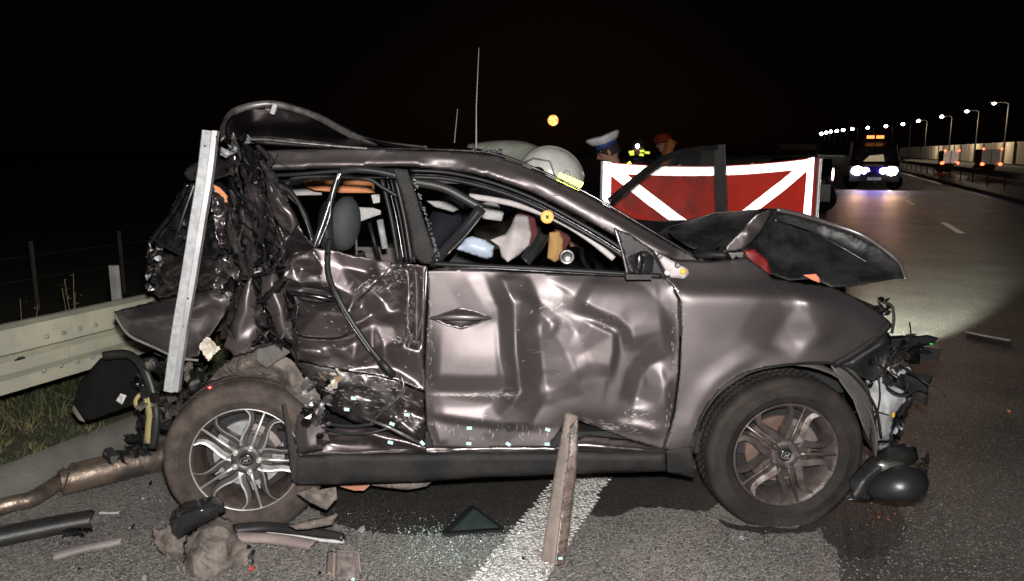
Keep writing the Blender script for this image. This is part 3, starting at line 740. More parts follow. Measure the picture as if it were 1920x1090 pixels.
frame('quarter_frame', [(527, 352, 3.37), (552, 374, 3.36), (575, 420, 3.35), (586, 456, 3.34)], .008, DSTEEL, car, .01)
frame('hanging_seal', [(618, 448, 3.20), (614, 480, 3.16), (617, 520, 3.13), (635, 562, 3.10), (665, 612, 3.09), (695, 655, 3.08), (722, 688, 3.08)], .026, RUBBER, car, .02)
frame('hanging_seal', [(712, 676, 3.07), (738, 704, 3.07)], .032, RUBBER, car, .03, sm=0)
frame('hanging_seal', [(614, 474, 3.13), (620, 530, 3.10), (650, 596, 3.07), (700, 668, 3.055)], .006, DSTEEL, car, .01)
# broken front-window frame hanging into the cabin
frame('bent_window_frame', [(768, 340, 3.42), (830, 352, 3.42), (880, 378, 3.42), (905, 392, 3.42)], .042, BLACKP, car, .03)
frame('bent_window_frame', [(903, 390, 3.41), (870, 430, 3.38), (835, 468, 3.33), (818, 490, 3.3)], .05, GLOSSB, car, .03, sm=4)
frame('bent_window_frame', [(908, 398, 3.38), (875, 440, 3.34), (838, 478, 3.29)], .008, STEEL, car, .01, sm=4)
# crumbs of glass left in the centre pillar seal
rg = random.Random(8); mb = MB()
for k in range(70):
    t = rg.random(); x = 776+t*48+rg.gauss(0, 1.5); y = 335+t*150
    mb.box(P(x, y, 3.30), (.006, .005, .006), Matrix.Rotation(rg.random()*3, 3, 'X') @ Matrix.Rotation(rg.random()*3, 3, 'Z'))
CRUMB = mat('glass_crumbs', (.20, .23, .22), .15, spec=.9, col2=(.05, .06, .06))
tag(mb.build('glass_crumbs', CRUMB, car), kind='stuff')

# ---- rear door, crushed
rd_out = [(588, 466, 0), (620, 468, .01), (660, 480, .01), (700, 486, .01), (745, 494, 0), (800, 499, 0), (802, 560, .02), (798, 640, .02), (796, 700, .02), (797, 735, .02), (745, 712, .0), (690, 700, .0), (640, 694, 0), (590, 684, 0), (556, 676, .03),
          (545, 655, .05), (548, 610, .05), (540, 570, .05), (528, 535, .03), (520, 500, .04), (545, 480, .05)]
rd_cr = [
 [(600, 490, .0), (640, 500, .02), (690, 512, .03), (725, 540, .06)],
 [(545, 540, .05), (575, 550, .09), (615, 556, .09), (640, 563, .04)],
 [(540, 530, .0), (580, 528, -.02), (625, 540, -.02)],
 [(560, 575, .02), (600, 585, -.02), (650, 590, -.03), (668, 610, -.04)],
 [(556, 632, .02), (600, 640, .02), (645, 636, .02), (668, 622, .02)],
 [(560, 655, -.04), (600, 662, -.04), (630, 668, .0)],
 [(600, 648, -.02), (640, 655, -.04), (660, 676, -.01)],
 [(665, 560, -.02), (690, 540, -.03), (715, 520, -.02), (735, 510, .0)],
 [(674, 560, .02), (676, 575, .03), (700, 590, .0), (730, 588, -.02), (755, 580, -.02), (758, 545, .0)],
 [(690, 560, .02), (720, 565, -.01), (745, 560, .02)],
 [(668, 640, .0), (700, 655, -.03), (720, 650, .02), (722, 670, .03)],
 [(764, 505, -.04), (768, 560, -.04), (767, 620, -.03), (755, 650, -.02)],
 [(778, 505, .04), (782, 560, .05), (782, 640, .05)],
 [(792, 505, -.01), (793, 560, -.02), (788, 660, -.01)],
 [(740, 520, .03), (752, 530, .05)],
 [(700, 605, .02), (740, 610, .03), (750, 640, .02)],
 [(680, 690, .02), (740, 690, .03), (780, 715, .03)],
]
rdoor = panel('rear_door', rd_out, rd_cr, PAINTD, car, step=4, smooth=2, Y0=3.20, thick=.0025, rand=(14, .02), fine=.0015, fs=.03, jag=1)
scuffs(rdoor, [(740, 515, 20, 9, 10, 60, 4), (770, 590, 5, 40, 85, 50, 5), (745, 640, 10, 6, 20, 24, 3), (690, 540, 20, 6, -45, 30, 6), (600, 600, 50, 50, 20, 40, 3), (640, 690, 50, 6, 10, 40, 5)], SCUFF, 5)
panel('rear_door_handle_recess', [(536, 544), (570, 538), (610, 545), (634, 560), (600, 568), (565, 562)], [], RC, rdoor, step=4, Y0=3.165, rand=(6, .02))
MB().sweep(smoothpath(PP((540, 549, 3.15), (575, 553, 3.13), (612, 560, 3.14), (632, 562, 3.16)), 4), rnd(.022, .02, 8), scales=[.3]+[.8+.2*math.sin(i/3) for i in range(11)]+[.3]).build('rear_door_handle', DSTEEL, rdoor, smooth=True)
rl_out = [(556, 678, .0), (590, 686, -.01), (640, 696, -.01), (690, 702, -.01), (745, 714, 0), (797, 737, .02), (798, 785, .02), (796, 834, .03), (770, 828, .05), (720, 806, .07), (660, 792, .08), (620, 770, .08), (598, 735, .06), (570, 705, .03)]
rl_cr = [[(620, 720, -.02), (680, 725, -.02), (720, 745, .0), (795, 768, -.02)], [(660, 735, .03), (700, 750, .04), (760, 765, .03)],
         [(755, 718, -.03), (748, 745, -.04), (720, 765, -.05), (690, 780, -.03), (660, 790, .05)], [(735, 780, -.01), (775, 815, -.03)]]
rlow = panel('rear_door_lower', rl_out, rl_cr, PAINTX, car, step=4, smooth=2, Y0=3.20, rand=(22, .015), fine=.008, fs=.035, jag=1.5)
frame('torn_edge', [(752, 706, 3.13), (757, 722, 3.12), (750, 742, 3.12), (728, 762, 3.12), (712, 776, 3.13), (700, 790, 3.15)], .009, STEEL, car, .012, sm=4)
frame('torn_edge', [(560, 570, 3.16), (556, 600, 3.15), (560, 628, 3.15), (600, 634, 3.14), (640, 632, 3.13), (662, 618, 3.13), (668, 600, 3.14)], .006, DSTEEL, car, .012, sm=4)
frame('torn_edge', [(735, 493, 3.13), (715, 520, 3.12), (690, 545, 3.12), (672, 562, 3.14)], .005, DSTEEL, car, .014, sm=4)
frame('torn_edge', [(800, 500, 3.15), (797, 560, 3.13), (788, 610, 3.14), (778, 648, 3.16)], .007, STEEL, car, .014, sm=4)
scuffs(rlow, [(700, 740, 50, 14, 12, 70, 5), (640, 735, 20, 16, 20, 30, 3), (760, 790, 20, 14, 35, 30, 4)], SCUFF, 6)
# sill area behind rear door
sl_out = [(590, 850, .02), (610, 836, .03), (600, 810, .05), (640, 796, .05), (700, 800, .05), (770, 826, .03), (800, 838, .02), (800, 848, .02)]
panel('sill_step', sl_out, [[(610, 812, -.0), (700, 815, .0), (780, 832, 0)], [(620, 830, .05), (700, 832, .05)]], PAINTD, car, step=4, smooth=2, Y0=3.18, rand=(10, .015))
panel('sill_panel', [(800, 838, .03), (1040, 838, .03), (1100, 815, .05), (1180, 824, .05), (1246, 842, .02), (1250, 856, .02), (590, 856, .02), (590, 848, .03)], [[(1060, 838, .0), (1140, 840, -.01), (1200, 842, .0)]], PAINTX, car, step=5, smooth=2, Y0=3.18, rand=(24, .012), fine=.004)
frame('sill_cables', [(600, 800, 3.16), (640, 812, 3.14), (690, 812, 3.13), (740, 800, 3.15)], .012, RUBBER, car, .012)
frame('sill_cables', [(610, 795, 3.17), (660, 800, 3.15), (700, 795, 3.14)], .018, RUBBER, car, .014)
frame('sill_rod', [(680, 782, 3.14), (730, 802, 3.12), (785, 830, 3.11)], .016, STEEL, car, .012, sm=0)
# black sill trim with upturned torn rear end
st_out = [(545, 855, -.07), (600, 852, -.02), (700, 850, 0), (820, 848, 0), (950, 847, 0), (1100, 846, 0), (1250, 848, 0), (1252, 884, .01), (1150, 887, .01), (1050, 890, .01), (900, 897, .01), (780, 905, .01), (680, 908, .01), (600, 910, -.02), (556, 909, -.07), (546, 890, -.07)]
panel('sill_trim', st_out, [[(560, 862, -.08), (620, 860, -.03), (800, 856, -.03), (1245, 856, -.03)], [(560, 900, -.07), (620, 900, -.02), (800, 896, -.01), (1245, 878, -.01)]], BLACKT, car, step=6, smooth=1, Y0=3.15, thick=.004, fine=.003)
panel('sill_trim_end', [(528, 760, .03), (535, 756, .03), (556, 850, 0), (560, 856, 0), (557, 908, 0), (546, 900, -.01), (541, 850, 0)], [], BLACKT, car, step=5, Y0=3.065, thick=.004)
panel('arch_flare', [(1250, 846, 0), (1294, 838, -.01), (1300, 860, -.01), (1300, 880, .0), (1302, 897, .02), (1275, 890, .02), (1252, 886, .01)], [], BLACKT, car, step=5, Y0=3.16, thick=.004)
for x, y, q in ((880, 803, .0), (1027, 806, .3), (953, 833, .6), (879, 832, .1), (1026, 833, 0), (663, 747, .2), (763, 778, .1), (732, 830, .3), (792, 831, .8), (735, 795, .4), (650, 768, .1)):
    Mq = Matrix.Rotation(q, 3, 'Y'); MB().box(P(x, y, 3.135 if x < 800 else 3.185), (.022, .002, .014), Mq).build('tape_tag', TEAL, fdoor if x > 800 else rlow)
MB().lathe(P(954, 807, 3.182), [(.009, 0), (.009, .004), (0, .004)], 10).build('drain_hole', DARKIN, fdoor)

# ---- rear quarter: strongly folded shiny sheet, torn ribbons
q1 = [(470, 290, .0), (492, 300, .0), (505, 335, -.02), (530, 360, -.03), (552, 400, -.03), (568, 440, -.02), (592, 468, 0), (588, 480, 0), (545, 482, .05), (520, 500, .04), (528, 535, .03), (540, 570, .05), (548, 610, .05), (545, 655, .05), (520, 665, .0), (480, 640, -.02),
      (440, 650, -.02), (425, 620, 0), (430, 570, 0), (448, 520, .03), (455, 470, .05), (450, 420, .05), (440, 380, .05), (430, 330, .06), (440, 300, .05)]
q1c = [[(480, 330, -.05), (500, 370, -.04), (520, 410, -.04), (535, 450, -.03)], [(465, 340, .05), (480, 380, .06), (500, 430, .06), (510, 480, .05)],
       [(500, 345, -.06), (525, 375, -.07), (548, 410, -.06)], [(450, 340, -.02), (470, 400, -.03), (480, 450, -.03), (490, 500, -.02)], [(505, 520, -.04), (520, 560, -.04), (530, 620, -.03)],
       [(480, 530, .05), (495, 570, .06), (500, 620, .05)], [(455, 560, -.04), (465, 600, -.05), (450, 635, -.04)]]
panel('rear_quarter', q1, q1c, CRUSH, car, step=3.5, smooth=1, Y0=3.28, rand=(80, .06), fine=.008, fs=.05, jag=3)
panel('quarter_fold', [(495, 335, 0), (512, 340, 0), (540, 380, -.01), (562, 420, 0), (545, 440, 0), (520, 420, .02), (500, 380, .02)], [[(505, 350, -.03), (530, 390, -.04), (550, 425, -.02)]], PAINTD, car, step=4, smooth=1, Y0=3.17, rand=(10, .02), jag=1.5)
panel('quarter_fold', [(420, 650, 0), (440, 590, 0), (455, 540, -.02), (470, 520, -.02), (482, 560, 0), (480, 610, 0), (500, 640, 0), (470, 660, 0), (440, 668, 0)], [[(445, 640, -.03), (460, 580, -.05), (466, 540, -.04)]], PAINT, car, step=4, smooth=2, Y0=3.14, rand=(14, .02), jag=1.5)
panel('quarter_fold', [(490, 520, 0), (515, 505, 0), (530, 540, 0), (545, 590, 0), (550, 640, 0), (520, 630, 0), (505, 590, 0), (488, 560, 0)], [[(508, 530, -.04), (525, 580, -.05), (532, 620, -.03)]], PAINT, car, step=4, smooth=2, Y0=3.15, rand=(8, .015), jag=1)
panel('quarter_fold', [(545, 482, 0), (588, 470, 0), (605, 500, 0), (600, 530, 0), (560, 530, 0), (530, 520, 0)], [[(560, 500, .03), (590, 505, .03)]], PAINTX, car, step=4, smooth=2, Y0=3.16, rand=(12, .02), jag=1)
for k, pts in enumerate([[(452, 275), (470, 320), (462, 360), (490, 400), (510, 440), (520, 490)], [(442, 300), (450, 345), (470, 390), (488, 430), (500, 480), (495, 520)], [(470, 290), (488, 320), (500, 350)],
                         [(455, 470), (475, 500), (500, 500), (518, 470), (525, 430)], [(470, 525), (490, 505), (505, 500)], [(437, 260), (450, 285), (444, 320), (452, 360)], [(500, 400), (520, 430), (528, 480), (510, 505), (480, 515), (470, 535), (485, 555), (500, 545)],
                         [(430, 380), (445, 430), (470, 450), (478, 500)], [(470, 640), (500, 622), (530, 632), (548, 612), (552, 640)], [(545, 655), (556, 690), (580, 710), (612, 716)], [(480, 340), (505, 390), (530, 470), (530, 520)], [(440, 340), (458, 395), (452, 450), (470, 505)], [(495, 300), (520, 340), (548, 372), (560, 400)]]):
    w = .005 if k % 3 else .009; rgk = random.Random(k)
    sub_ = []
    for q in range(len(pts)-1):
        for t in (0, .5): sub_.append((pts[q][0]+(pts[q+1][0]-pts[q][0])*t+rgk.uniform(-4, 4), pts[q][1]+(pts[q+1][1]-pts[q][1])*t+rgk.uniform(-4, 4), 3.13+.01*(k % 4)+rgk.uniform(-.012, .012)))
    path = smoothpath(PP(*sub_), 3)
    MB().sweep(path, rect(1, 1), scales=None if False else [w*rgk.uniform(.5, 1.6) for _ in path]).build('torn_strip', [DSTEEL, DSTEEL, CRUSH][k % 3], car)
clump('crushed_bracket', 470, 400, 3.2, 90, 230, 70, [DSTEEL, CRUSH, BLACKP, CRUSH, DSTEEL, STEEL], car, 2, .04, (4, 13))
clump('crushed_bracket', 500, 600, 3.17, 110, 90, 26, [PAINTD, PAINT, DSTEEL, BLACKP], car, 12, .03, (8, 20))
clump('crushed_bracket', 445, 275, 3.35, 50, 40, 18, [STEEL, DSTEEL, ALU], car, 3, .05, (5, 13))
strands('torn_wire', 9, (430, 280, 560, 640), 3.16, RUBBER, car, .002, 4, 60)
rg = random.Random(77)
for k in range(24):
    x0 = rg.uniform(436, 500); y0 = rg.uniform(262, 400); L = rg.uniform(60, 190); w = rg.uniform(16, 38); n = 7; pts = []; ph = rg.uniform(0, 6)
    for i in range(n):
        t = i/(n-1); pts.append((x0+t*rg.uniform(20, 55)+math.sin(ph+t*5)*9, y0+L*t, w*(.35+.65*math.sin(math.pi*min(1, t*1.1+.1)))*rg.uniform(.7, 1.2)))
    yb = 3.16+rg.uniform(-.03, .06); V = []; F = []
    for x, y, ww in pts:
        dz = rg.uniform(-.012, .012)
        for a, b in ((-1, .03), (-.45, .0), (0, -.02*rg.uniform(.3, 1.6)), (.5, .006), (1, .035)): V.append(P(x+a*ww/2+rg.uniform(-1, 1), y+rg.uniform(-2, 2), yb+b+dz))
    for i in range(n-1):
        for j in range(4): F.append((5*i+j, 5*i+j+1, 5*i+j+6, 5*i+j+5))
    obj('folded_ribbon', V, F, rg.choice([CRUSH, PAINTX, DSTEEL, PAINTD, PAINTD, GLOSSB, PAINT, STEEL]), car, thick=.002, auto=50)
for k in range(16):
    x = rg.uniform(425, 545); y = rg.uniform(505, 650); ang = rg.uniform(0, 3.1); L = rg.uniform(25, 60); w = rg.uniform(10, 22); yb = 3.12+rg.uniform(-.02, .05)
    V = []; F = []; ca, sa = math.cos(ang), math.sin(ang)
    for i in range(5):
        t = i/4-.5; dz = rg.uniform(-.015, .015)
        for a, b in ((-.5, .03), (0, -.015), (.5, .03)): V.append(P(x+ca*L*t-sa*a*w*(1.3-abs(t)*1.8), y+sa*L*t+ca*a*w*(1.3-abs(t)*1.8), yb+b+dz))
    for i in range(4):
        for j in range(2): F.append((3*i+j, 3*i+j+1, 3*i+j+4, 3*i+j+3))
    obj('folded_ribbon', V, F, rg.choice([CRUSH, PAINTD, PAINT, DSTEEL, PAINTX]), car, thick=.002, auto=50)
# ---- wheel-house liner folds between rear wheel and door
ln_out = [(385, 720, .1), (410, 690, .08), (440, 665, .05), (480, 655, .02), (520, 662, .0), (555, 680, .0), (575, 705, 0), (600, 740, .0), (612, 790, .02), (606, 830, .02), (590, 850, .02), (562, 850, .02), (548, 800, .04), (520, 740, .06), (470, 715, .08), (420, 715, .1)]
panel('arch_liner', ln_out, [[(450, 690, -.03), (500, 680, -.04), (540, 700, -.04)], [(505, 740, .05), (520, 700, .05)], [(555, 745, -.03), (585, 790, -.03)]], LINER, car, step=5, smooth=1, Y0=3.24, rand=(34, .03), fine=.012, fs=.04, jag=2)
panel('liner_flap', [(480, 655, 0), (520, 645, 0), (545, 660, -.01), (500, 690, -.02), (480, 676, -.01)], [], TRIM, car, step=5, Y0=3.16, rand=(5, .01))
clump('crushed_bracket', 595, 745, 3.16, 50, 100, 34, [STEEL, DSTEEL, TRIM, ALU, STEEL], car, 5, .04, (5, 15))
clump('crushed_bracket', 590, 800, 3.15, 40, 60, 18, [PAINT, DSTEEL, PAINTD], car, 6, .03, (8, 20))
clump('torn_fibre', 615, 710, 3.15, 40, 30, 8, [WOOD, WOOD, CREAM], car, 7, .02, (6, 16))
panel('front_sill_corner', [(556, 780, 0), (600, 760, 0), (612, 800, 0), (605, 845, 0), (562, 852, 0), (553, 820, 0)], [[(575, 790, -.03), (578, 840, -.03)]], PAINT, car, step=4, smooth=2, Y0=3.16, rand=(10, .015), jag=1.5)
# cream insulation tuft + red lens chip
panel('insulation_tuft', [(372, 650, 0), (388, 632, 0), (398, 640, 0), (414, 655, 0), (400, 665, 0), (392, 678, 0), (384, 668, 0)], [], CREAM, car, step=3, Y0=3.2, rand=(10, .02), jag=2)
MB().ell(P(393, 727, 3.17), (.012, .01, .009), 8, 6).build('red_lens_chip', mat('red_lens', (.7, .03, .04), .3), car)

# ---- rear bumper skin (dull grey) and tail
bp_out = [(213, 585, .1), (250, 575, .1), (300, 562, .1), (350, 552, .1), (400, 540, .05), (425, 545, 0), (440, 560, 0), (420, 590, 0), (400, 620, .0), (385, 640, 0), (372, 668, 0), (350, 672, .0), (320, 665, .02), (285, 650, .05), (240, 632, .08), (232, 612, .1)]
panel('rear_bumper_skin', bp_out, [[(235, 588, .05), (265, 632, .04)], [(240, 600, -.02), (330, 590, -.04), (400, 565, -.03)], [(330, 660, .03), (370, 640, .03)], [(395, 550, -.06), (410, 565, -.05)], [(395, 575, .02), (385, 600, .03)]],
      paint_mat('scuffed_bumper', (.16, .14, .14), (.12, .11, .10), .5, .4), car, step=5, smooth=3, Y0=3.34, rand=(12, .008), fine=.004, jag=1)
frame('bumper_lip', [(215, 590, 3.42), (232, 618, 3.4), (250, 634, 3.39), (290, 652, 3.36), (330, 670, 3.34), (372, 676, 3.33)], .012, PINKG, car, .012)
panel('tail_panel', [(278, 452, .3), (290, 470, .3), (330, 480, .2), (380, 485, .1), (430, 480, .05), (455, 490, 0), (448, 520, 0), (430, 548, 0), (400, 545, .0), (350, 553, .1), (300, 560, .2), (288, 545, .25), (282, 520, .3), (285, 500, .3), (276, 480, .3)],
      [[(330, 500, .12), (400, 510, .03)]], PAINTX, car, step=5, smooth=1, Y0=3.4, rand=(60, .06), fine=.02, fs=.05, jag=3)
clump('tail_light_shards', 287, 500, 3.65, 25, 90, 26, [STEEL, WHITEP, DSTEEL, BLACKP], car, 14, .05, (4, 13))
panel('tail_spoiler', [(342, 325, .3), (352, 312, .3), (400, 290, .2), (440, 275, .1), (446, 310, .1), (440, 325, .1), (400, 338, .2), (352, 340, .3)], [[(360, 325, .25), (430, 305, .1)]], PAINTX, car, step=5, smooth=1, Y0=3.45, rand=(14, .02), fine=.01)
frame('window_torn_edge', [(282, 445, 3.75), (310, 462, 3.7), (350, 478, 3.62), (400, 483, 3.52), (440, 478, 3.44), (462, 450, 3.4), (455, 400, 3.4), (440, 350, 3.42)], .016, GLOSSB, car, .02, jag=0) if False else frame('window_torn_edge', [(282, 445, 3.75), (310, 462, 3.7), (350, 478, 3.62), (400, 483, 3.52), (440, 478, 3.44), (462, 450, 3.4), (455, 400, 3.4), (440, 350, 3.42)], .016, GLOSSB, car, .02)
frame('tail_strut', [(352, 345, 3.8), (330, 390, 3.85), (300, 430, 3.9), (282, 455, 3.9)], .03, DSTEEL, car, .02)
frame('tail_strut', [(365, 345, 3.75), (345, 400, 3.75), (330, 450, 3.8)], .012, STEEL, car, .012)
clump('crushed_tail_parts', 375, 420, 3.75, 110, 120, 22, [BLACKP, DARKIN, DARKIN, GLOSSB, BLACKP], car, 15, .12, (6, 20))
panel('crushed_inner_side', [(345, 345, .2), (400, 342, .15), (440, 345, 0), (455, 400, -.1), (458, 470, -.15), (400, 480, 0), (330, 470, .2), (290, 450, .3), (318, 400, .3)], [], GLOSSB, car, step=4, smooth=1, Y0=3.75, rand=(70, .06), fine=.03, fs=.05, jag=3)
panel('crushed_inner_side', [(395, 350, 0), (425, 380, 0), (445, 430, 0), (440, 470, 0), (415, 465, 0), (400, 420, 0)], [], CRUSH, car, step=4, smooth=1, Y0=3.55, rand=(24, .04), fine=.02, fs=.06, jag=3)
clump('crushed_tail_parts', 360, 520, 3.45, 170, 70, 26, [BLACKP, DSTEEL, GLOSSB, DARKIN, STEEL], car, 16, .06, (4, 14))
panel('orange_headliner', [(398, 345, 0), (412, 352, 0), (430, 372, 0), (440, 388, 0), (425, 390, 0), (408, 372, 0)], [], ORANGE, car, Y0=3.62)
panel('silver_bracket', [(410, 528, 0), (452, 522, 0), (448, 545, 0), (425, 560, 0)], [], STEEL, car, step=3, Y0=3.3, rand=(6, .015))
clump('suspension_wreckage', 350, 720, 3.45, 190, 90, 70, [BLACKP, DSTEEL, TRIM, LINER, DARKIN, BLACKP], car, 17, .12, (5, 18))
clump('suspension_wreckage', 300, 770, 3.5, 50, 110, 26, [BLACKP, LINER, TRIM, DARKIN], car, 18, .08, (8, 22))
frame('arch_edge', [(195, 668, 3.6), (240, 665, 3.55), (268, 690, 3.5), (285, 735, 3.48), (292, 790, 3.46), (285, 840, 3.45)], .045, BLACKP, car, .03)
MB().lathe(P(285, 682, 3.5), [(.015, -.03), (.03, -.03), (.035, 0), (.02, .02)], 14).build('damper_ring', BLACKP, car, smooth=True)
strands('torn_wire', 10, (290, 650, 400, 770), 3.35, RUBBER, car, .002, 24, 60)

# ---- buckled roof skin
rb = [(418, 262, 3.45), (430, 270, 3.44), (470, 268, 3.44), (520, 272, 3.44), (600, 277, 3.44), (690, 281, 3.45), (790, 283, 3.45), (700, 268, 3.75), (650, 248, 3.9), (600, 224, 3.95), (560, 209, 3.95), (510, 198, 3.95), (465, 202, 3.9), (435, 216, 3.8), (420, 238, 3.6)]
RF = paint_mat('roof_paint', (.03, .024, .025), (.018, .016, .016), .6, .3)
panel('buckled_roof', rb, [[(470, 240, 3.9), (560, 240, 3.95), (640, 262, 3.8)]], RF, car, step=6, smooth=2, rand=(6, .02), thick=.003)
frame('roof_rim', [(418, 262, 3.44), (417, 240, 3.58), (432, 214, 3.78), (465, 200, 3.86), (510, 195, 3.9), (560, 207, 3.9), (600, 222, 3.88), (640, 244, 3.82), (690, 266, 3.72), (750, 276, 3.6), (800, 281, 3.5)], .035, mat('roof_edge_grey', (.20, .185, .18), .45, .6, col2=(.1, .09, .09), ns=20), car, .03)
frame('roof_rim', [(452, 262, 3.42), (500, 262, 3.42), (560, 268, 3.42), (640, 275, 3.43), (690, 279, 3.43)], .014, STEEL, car, .014)
MB().box(P(514, 205, 3.85), (.02, .02, .05), Matrix.Rotation(.4, 3, 'Y')).build('roof_clip', ALU, car)
panel('buckled_roof', [(447, 258, 0), (500, 255, 0), (600, 266, 0), (680, 277, 0), (600, 278, 0), (500, 272, 0)], [], ORANGE if False else PAINTD, car, Y0=3.46)
# roof panel to the far side
V = []; F = []; xs = [430, 480, 540, 600, 660, 720, 800, 870, 930]; ztop = {430: 236, 480: 200, 540: 202, 600: 224, 660: 253, 720: 273, 800: 281, 870: 284, 930: 290}
for x in xs:
    a = P(x, ztop[x], 3.9 if x < 720 else 3.46)
    V += [a, a+Vector((.02, .35, .012)), a+Vector((.03, .8, -.015)), a+Vector((.04, 1.05 if x < 720 else 1.4, -.12))]
for i in range(len(xs)-1):
    for j in range(3): F.append((4*i+j, 4*i+j+1, 4*i+j+5, 4*i+j+4))
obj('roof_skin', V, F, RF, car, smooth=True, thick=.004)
MB().tube(PP((893, 278, 3.9), (893, 200, 3.9), (898, 90, 3.9)), [.005, .003, .0015], 5).build('antenna', mat('antenna_black', (.1, .1, .1), .5), car)
MB().tube(PP((852, 268, 4.6), (858, 204, 4.6)), [.004, .002], 5).build('antenna', bpy.data.materials['antenna_black'], car)
clump('shattered_glass', 915, 284, 3.42, 60, 8, 26, [CRUMB, STEEL], car, 31, .02, (2, 6))

# ---- wheels
def wheel(cx, cz, cy, name, dirty, tilt=0., spin=0., r=.34, squash=.30):
    c = Vector((cx, cy, cz)); Mx = Matrix.Rotation(tilt, 3, 'Z'); Ms = Matrix.Rotation(spin, 3, 'Y')
    def T(v): return c + Mx @ (v-c)
    al = DIRTAL if dirty else DARKAL; br = DIRTAL if dirty else SILVER; ty = TYRE if dirty else TYRED
    w = empty(name, (cx, cy, 0), parent=car)
    def bld(mb, nm, m, **k): mb.map(T); return mb.build(nm, m, w, **k)
    prof = [(.222, .02), (.228, -.004), (.236, -.010), (.25, -.020), (.262, -.024), (.264, -.0265), (.268, -.0265), (.270, -.024), (.29, -.022), (.306, -.019), (.309, -.020), (.322, -.016), (.332, -.008), (.338, .004), (.342, .02), (.344, .045), (.332, .047), (.332, .055), (.343, .057), (.345, .09), (.335, .092), (.335, .10), (.346, .102), (.346, .14), (.336, .142), (.336, .15), (.343, .152), (.340, .18), (.325, .21), (.24, .215), (.22, .2)]
    prof = [(a*r/.345, b) for a, b in prof]
    def fn(R_, h, k, j, an):
        if 14 <= j <= 27 and k % 3 == 0 and j not in (16, 17, 20, 21): R_ -= (.007 if dirty else .002)
        return R_, h
    mb = MB().lathe(c, prof, 216, fn=fn)
    def flat(v):
        v = v.copy()
        if v.z < .05:
            f = min(1, (.05-v.z)/.05); 
            if v.y < cy+.1: v.y -= .018*f
            v.z = max(.006+.15*max(0, v.z)*.2, v.z) if v.z > -.2 else .006
            v.z = max(v.z, .006)
        return v
    mb.map(flat); bld(mb, 'tyre', ty, auto=40)
    # rim barrel
    mb = MB().lathe(c, [(.231, .004), (.228, -.006), (.222, -.003), (.216, .012), (.205, .025), (.196, .06), (.19, .12), (.2, .2)], 64); bld(mb, 'rim_barrel', BARREL if not dirty else DIRTAL, smooth=True)
    mb = MB().lathe(c, [(.2315, .0), (.2305, -.0095), (.2265, -.0105), (.2255, -.004)], 72); bld(mb, 'rim_lip', br, smooth=True)
    mb = MB().lathe(c, [(.0, .075), (.15, .075), (.152, .09), (0, .095)], 48); bld(mb, 'brake_disc', DISC if not dirty else mat('rusty_disc', (.3, .2, .16), .5, .7) if 'rusty_disc' not in bpy.data.materials else bpy.data.materials['rusty_disc'], smooth=False)
    mb = MB().lathe(c, [(.075, .072), (.075, .05), (0, .045)], 24); bld(mb, 'disc_hub', BARREL)
    mb = MB().lathe(c, [(.10, .0745), (.155, .0745), (.158, .02), (.13, .015), (.105, .03), (.10, .0745)], 14, a0=R(20), a1=R(78)); bld(mb, 'brake_caliper', mat('caliper_grey', (.2, .17, .16), .6, .5) if 'caliper_grey' not in bpy.data.materials else bpy.data.materials['caliper_grey'])
    for k in range(26):   # dark back hardware seen through spokes
        pass
    mb = MB().lathe(c, [(.19, .125), (.1, .13), (0, .13)], 32); bld(mb, 'back_plate', DARKIN)
    # hub
    mb = MB().lathe(c, [(.0, .002), (.03, .002), (.036, -.004), (.056, -.002), (.064, .006), (.066, .03)], 40); bld(mb, 'hub', al, smooth=True)
    def pt(a, rr, y): return c+Vector((rr*math.cos(a), y, rr*math.sin(a)))
    for q in range(5):
        L = R(-5+72*q)+spin
        for sgn in (1, -1):
            path = []; ctrl = [(36, .046, .014), (31, .075, .006), (23, .108, .004), (15, .145, .004), (13, .180, .004), (14.5, .205, .003), (19, .2265, -.002)]
            pts = smoothpath([pt(L+sgn*R(a), rr, cy*0+y) for a, rr, y in ctrl], 4)
            n = len(pts); Vv = []; Ff = []
            for i, p in enumerate(pts):
                t = i/(n-1); wd = .034*(1-t)+.016*t; tt = (pts[min(i+1, n-1)]-pts[max(i-1, 0)]).normalized(); a_ = tt.cross(Vector((0, 1, 0))).normalized()*sgn
                # outer bevelled bright edge, inner dropping dark flank
                for (x, y) in ((-.62, .034), (-.58, .014), (-.5, .006), (.12, -.002), (.42, -.004), (.5, .004), (.52, .034)): Vv.append(p+a_*x*wd*1.0+Vector((0, y, 0)))
            m_ = 7
            for i in range(n-1):
                for k in range(m_-1): Ff.append((i*m_+k, i*m_+k+1, (i+1)*m_+k+1, (i+1)*m_+k))
            mb = MB().add(Vv, Ff); o = bld(mb, 'spoke', [al, br], auto=25)
            for i, p in enumerate(o.data.polygons):
                if p.index % (m_-1) in (3, ): p.material_index = 1
        mb = MB().tube([pt(L, .06, .008), pt(L, .10, .004), pt(L, .2265, -.002)], [.011, .0075, .006], 8); bld(mb, 'thin_spoke', br, smooth=True)
        # web behind the spoke trio near the hub
        Vv = [pt(L-R(26), .05, .022), pt(L+R(26), .05, .022), pt(L+R(19), .112, .026), pt(L+R(8), .106, .026), pt(L-R(8), .106, .026), pt(L-R(19), .112, .026)]
        mb = MB().add(Vv, [(0, 1, 2, 3, 4, 5)]); bld(mb, 'web', al, thick=.006)
        for s2 in (1, -1):
            Vv = [pt(L+s2*R(4.4), .118, .02), pt(L+s2*R(3.6), .150, .02), pt(L+s2*R(6.6), .150, .02), pt(L+s2*R(8.4), .118, .02)]
            mb = MB().add(Vv, [(0, 1, 2, 3)]); bld(mb, 'slot_face', DISC if not dirty else br)
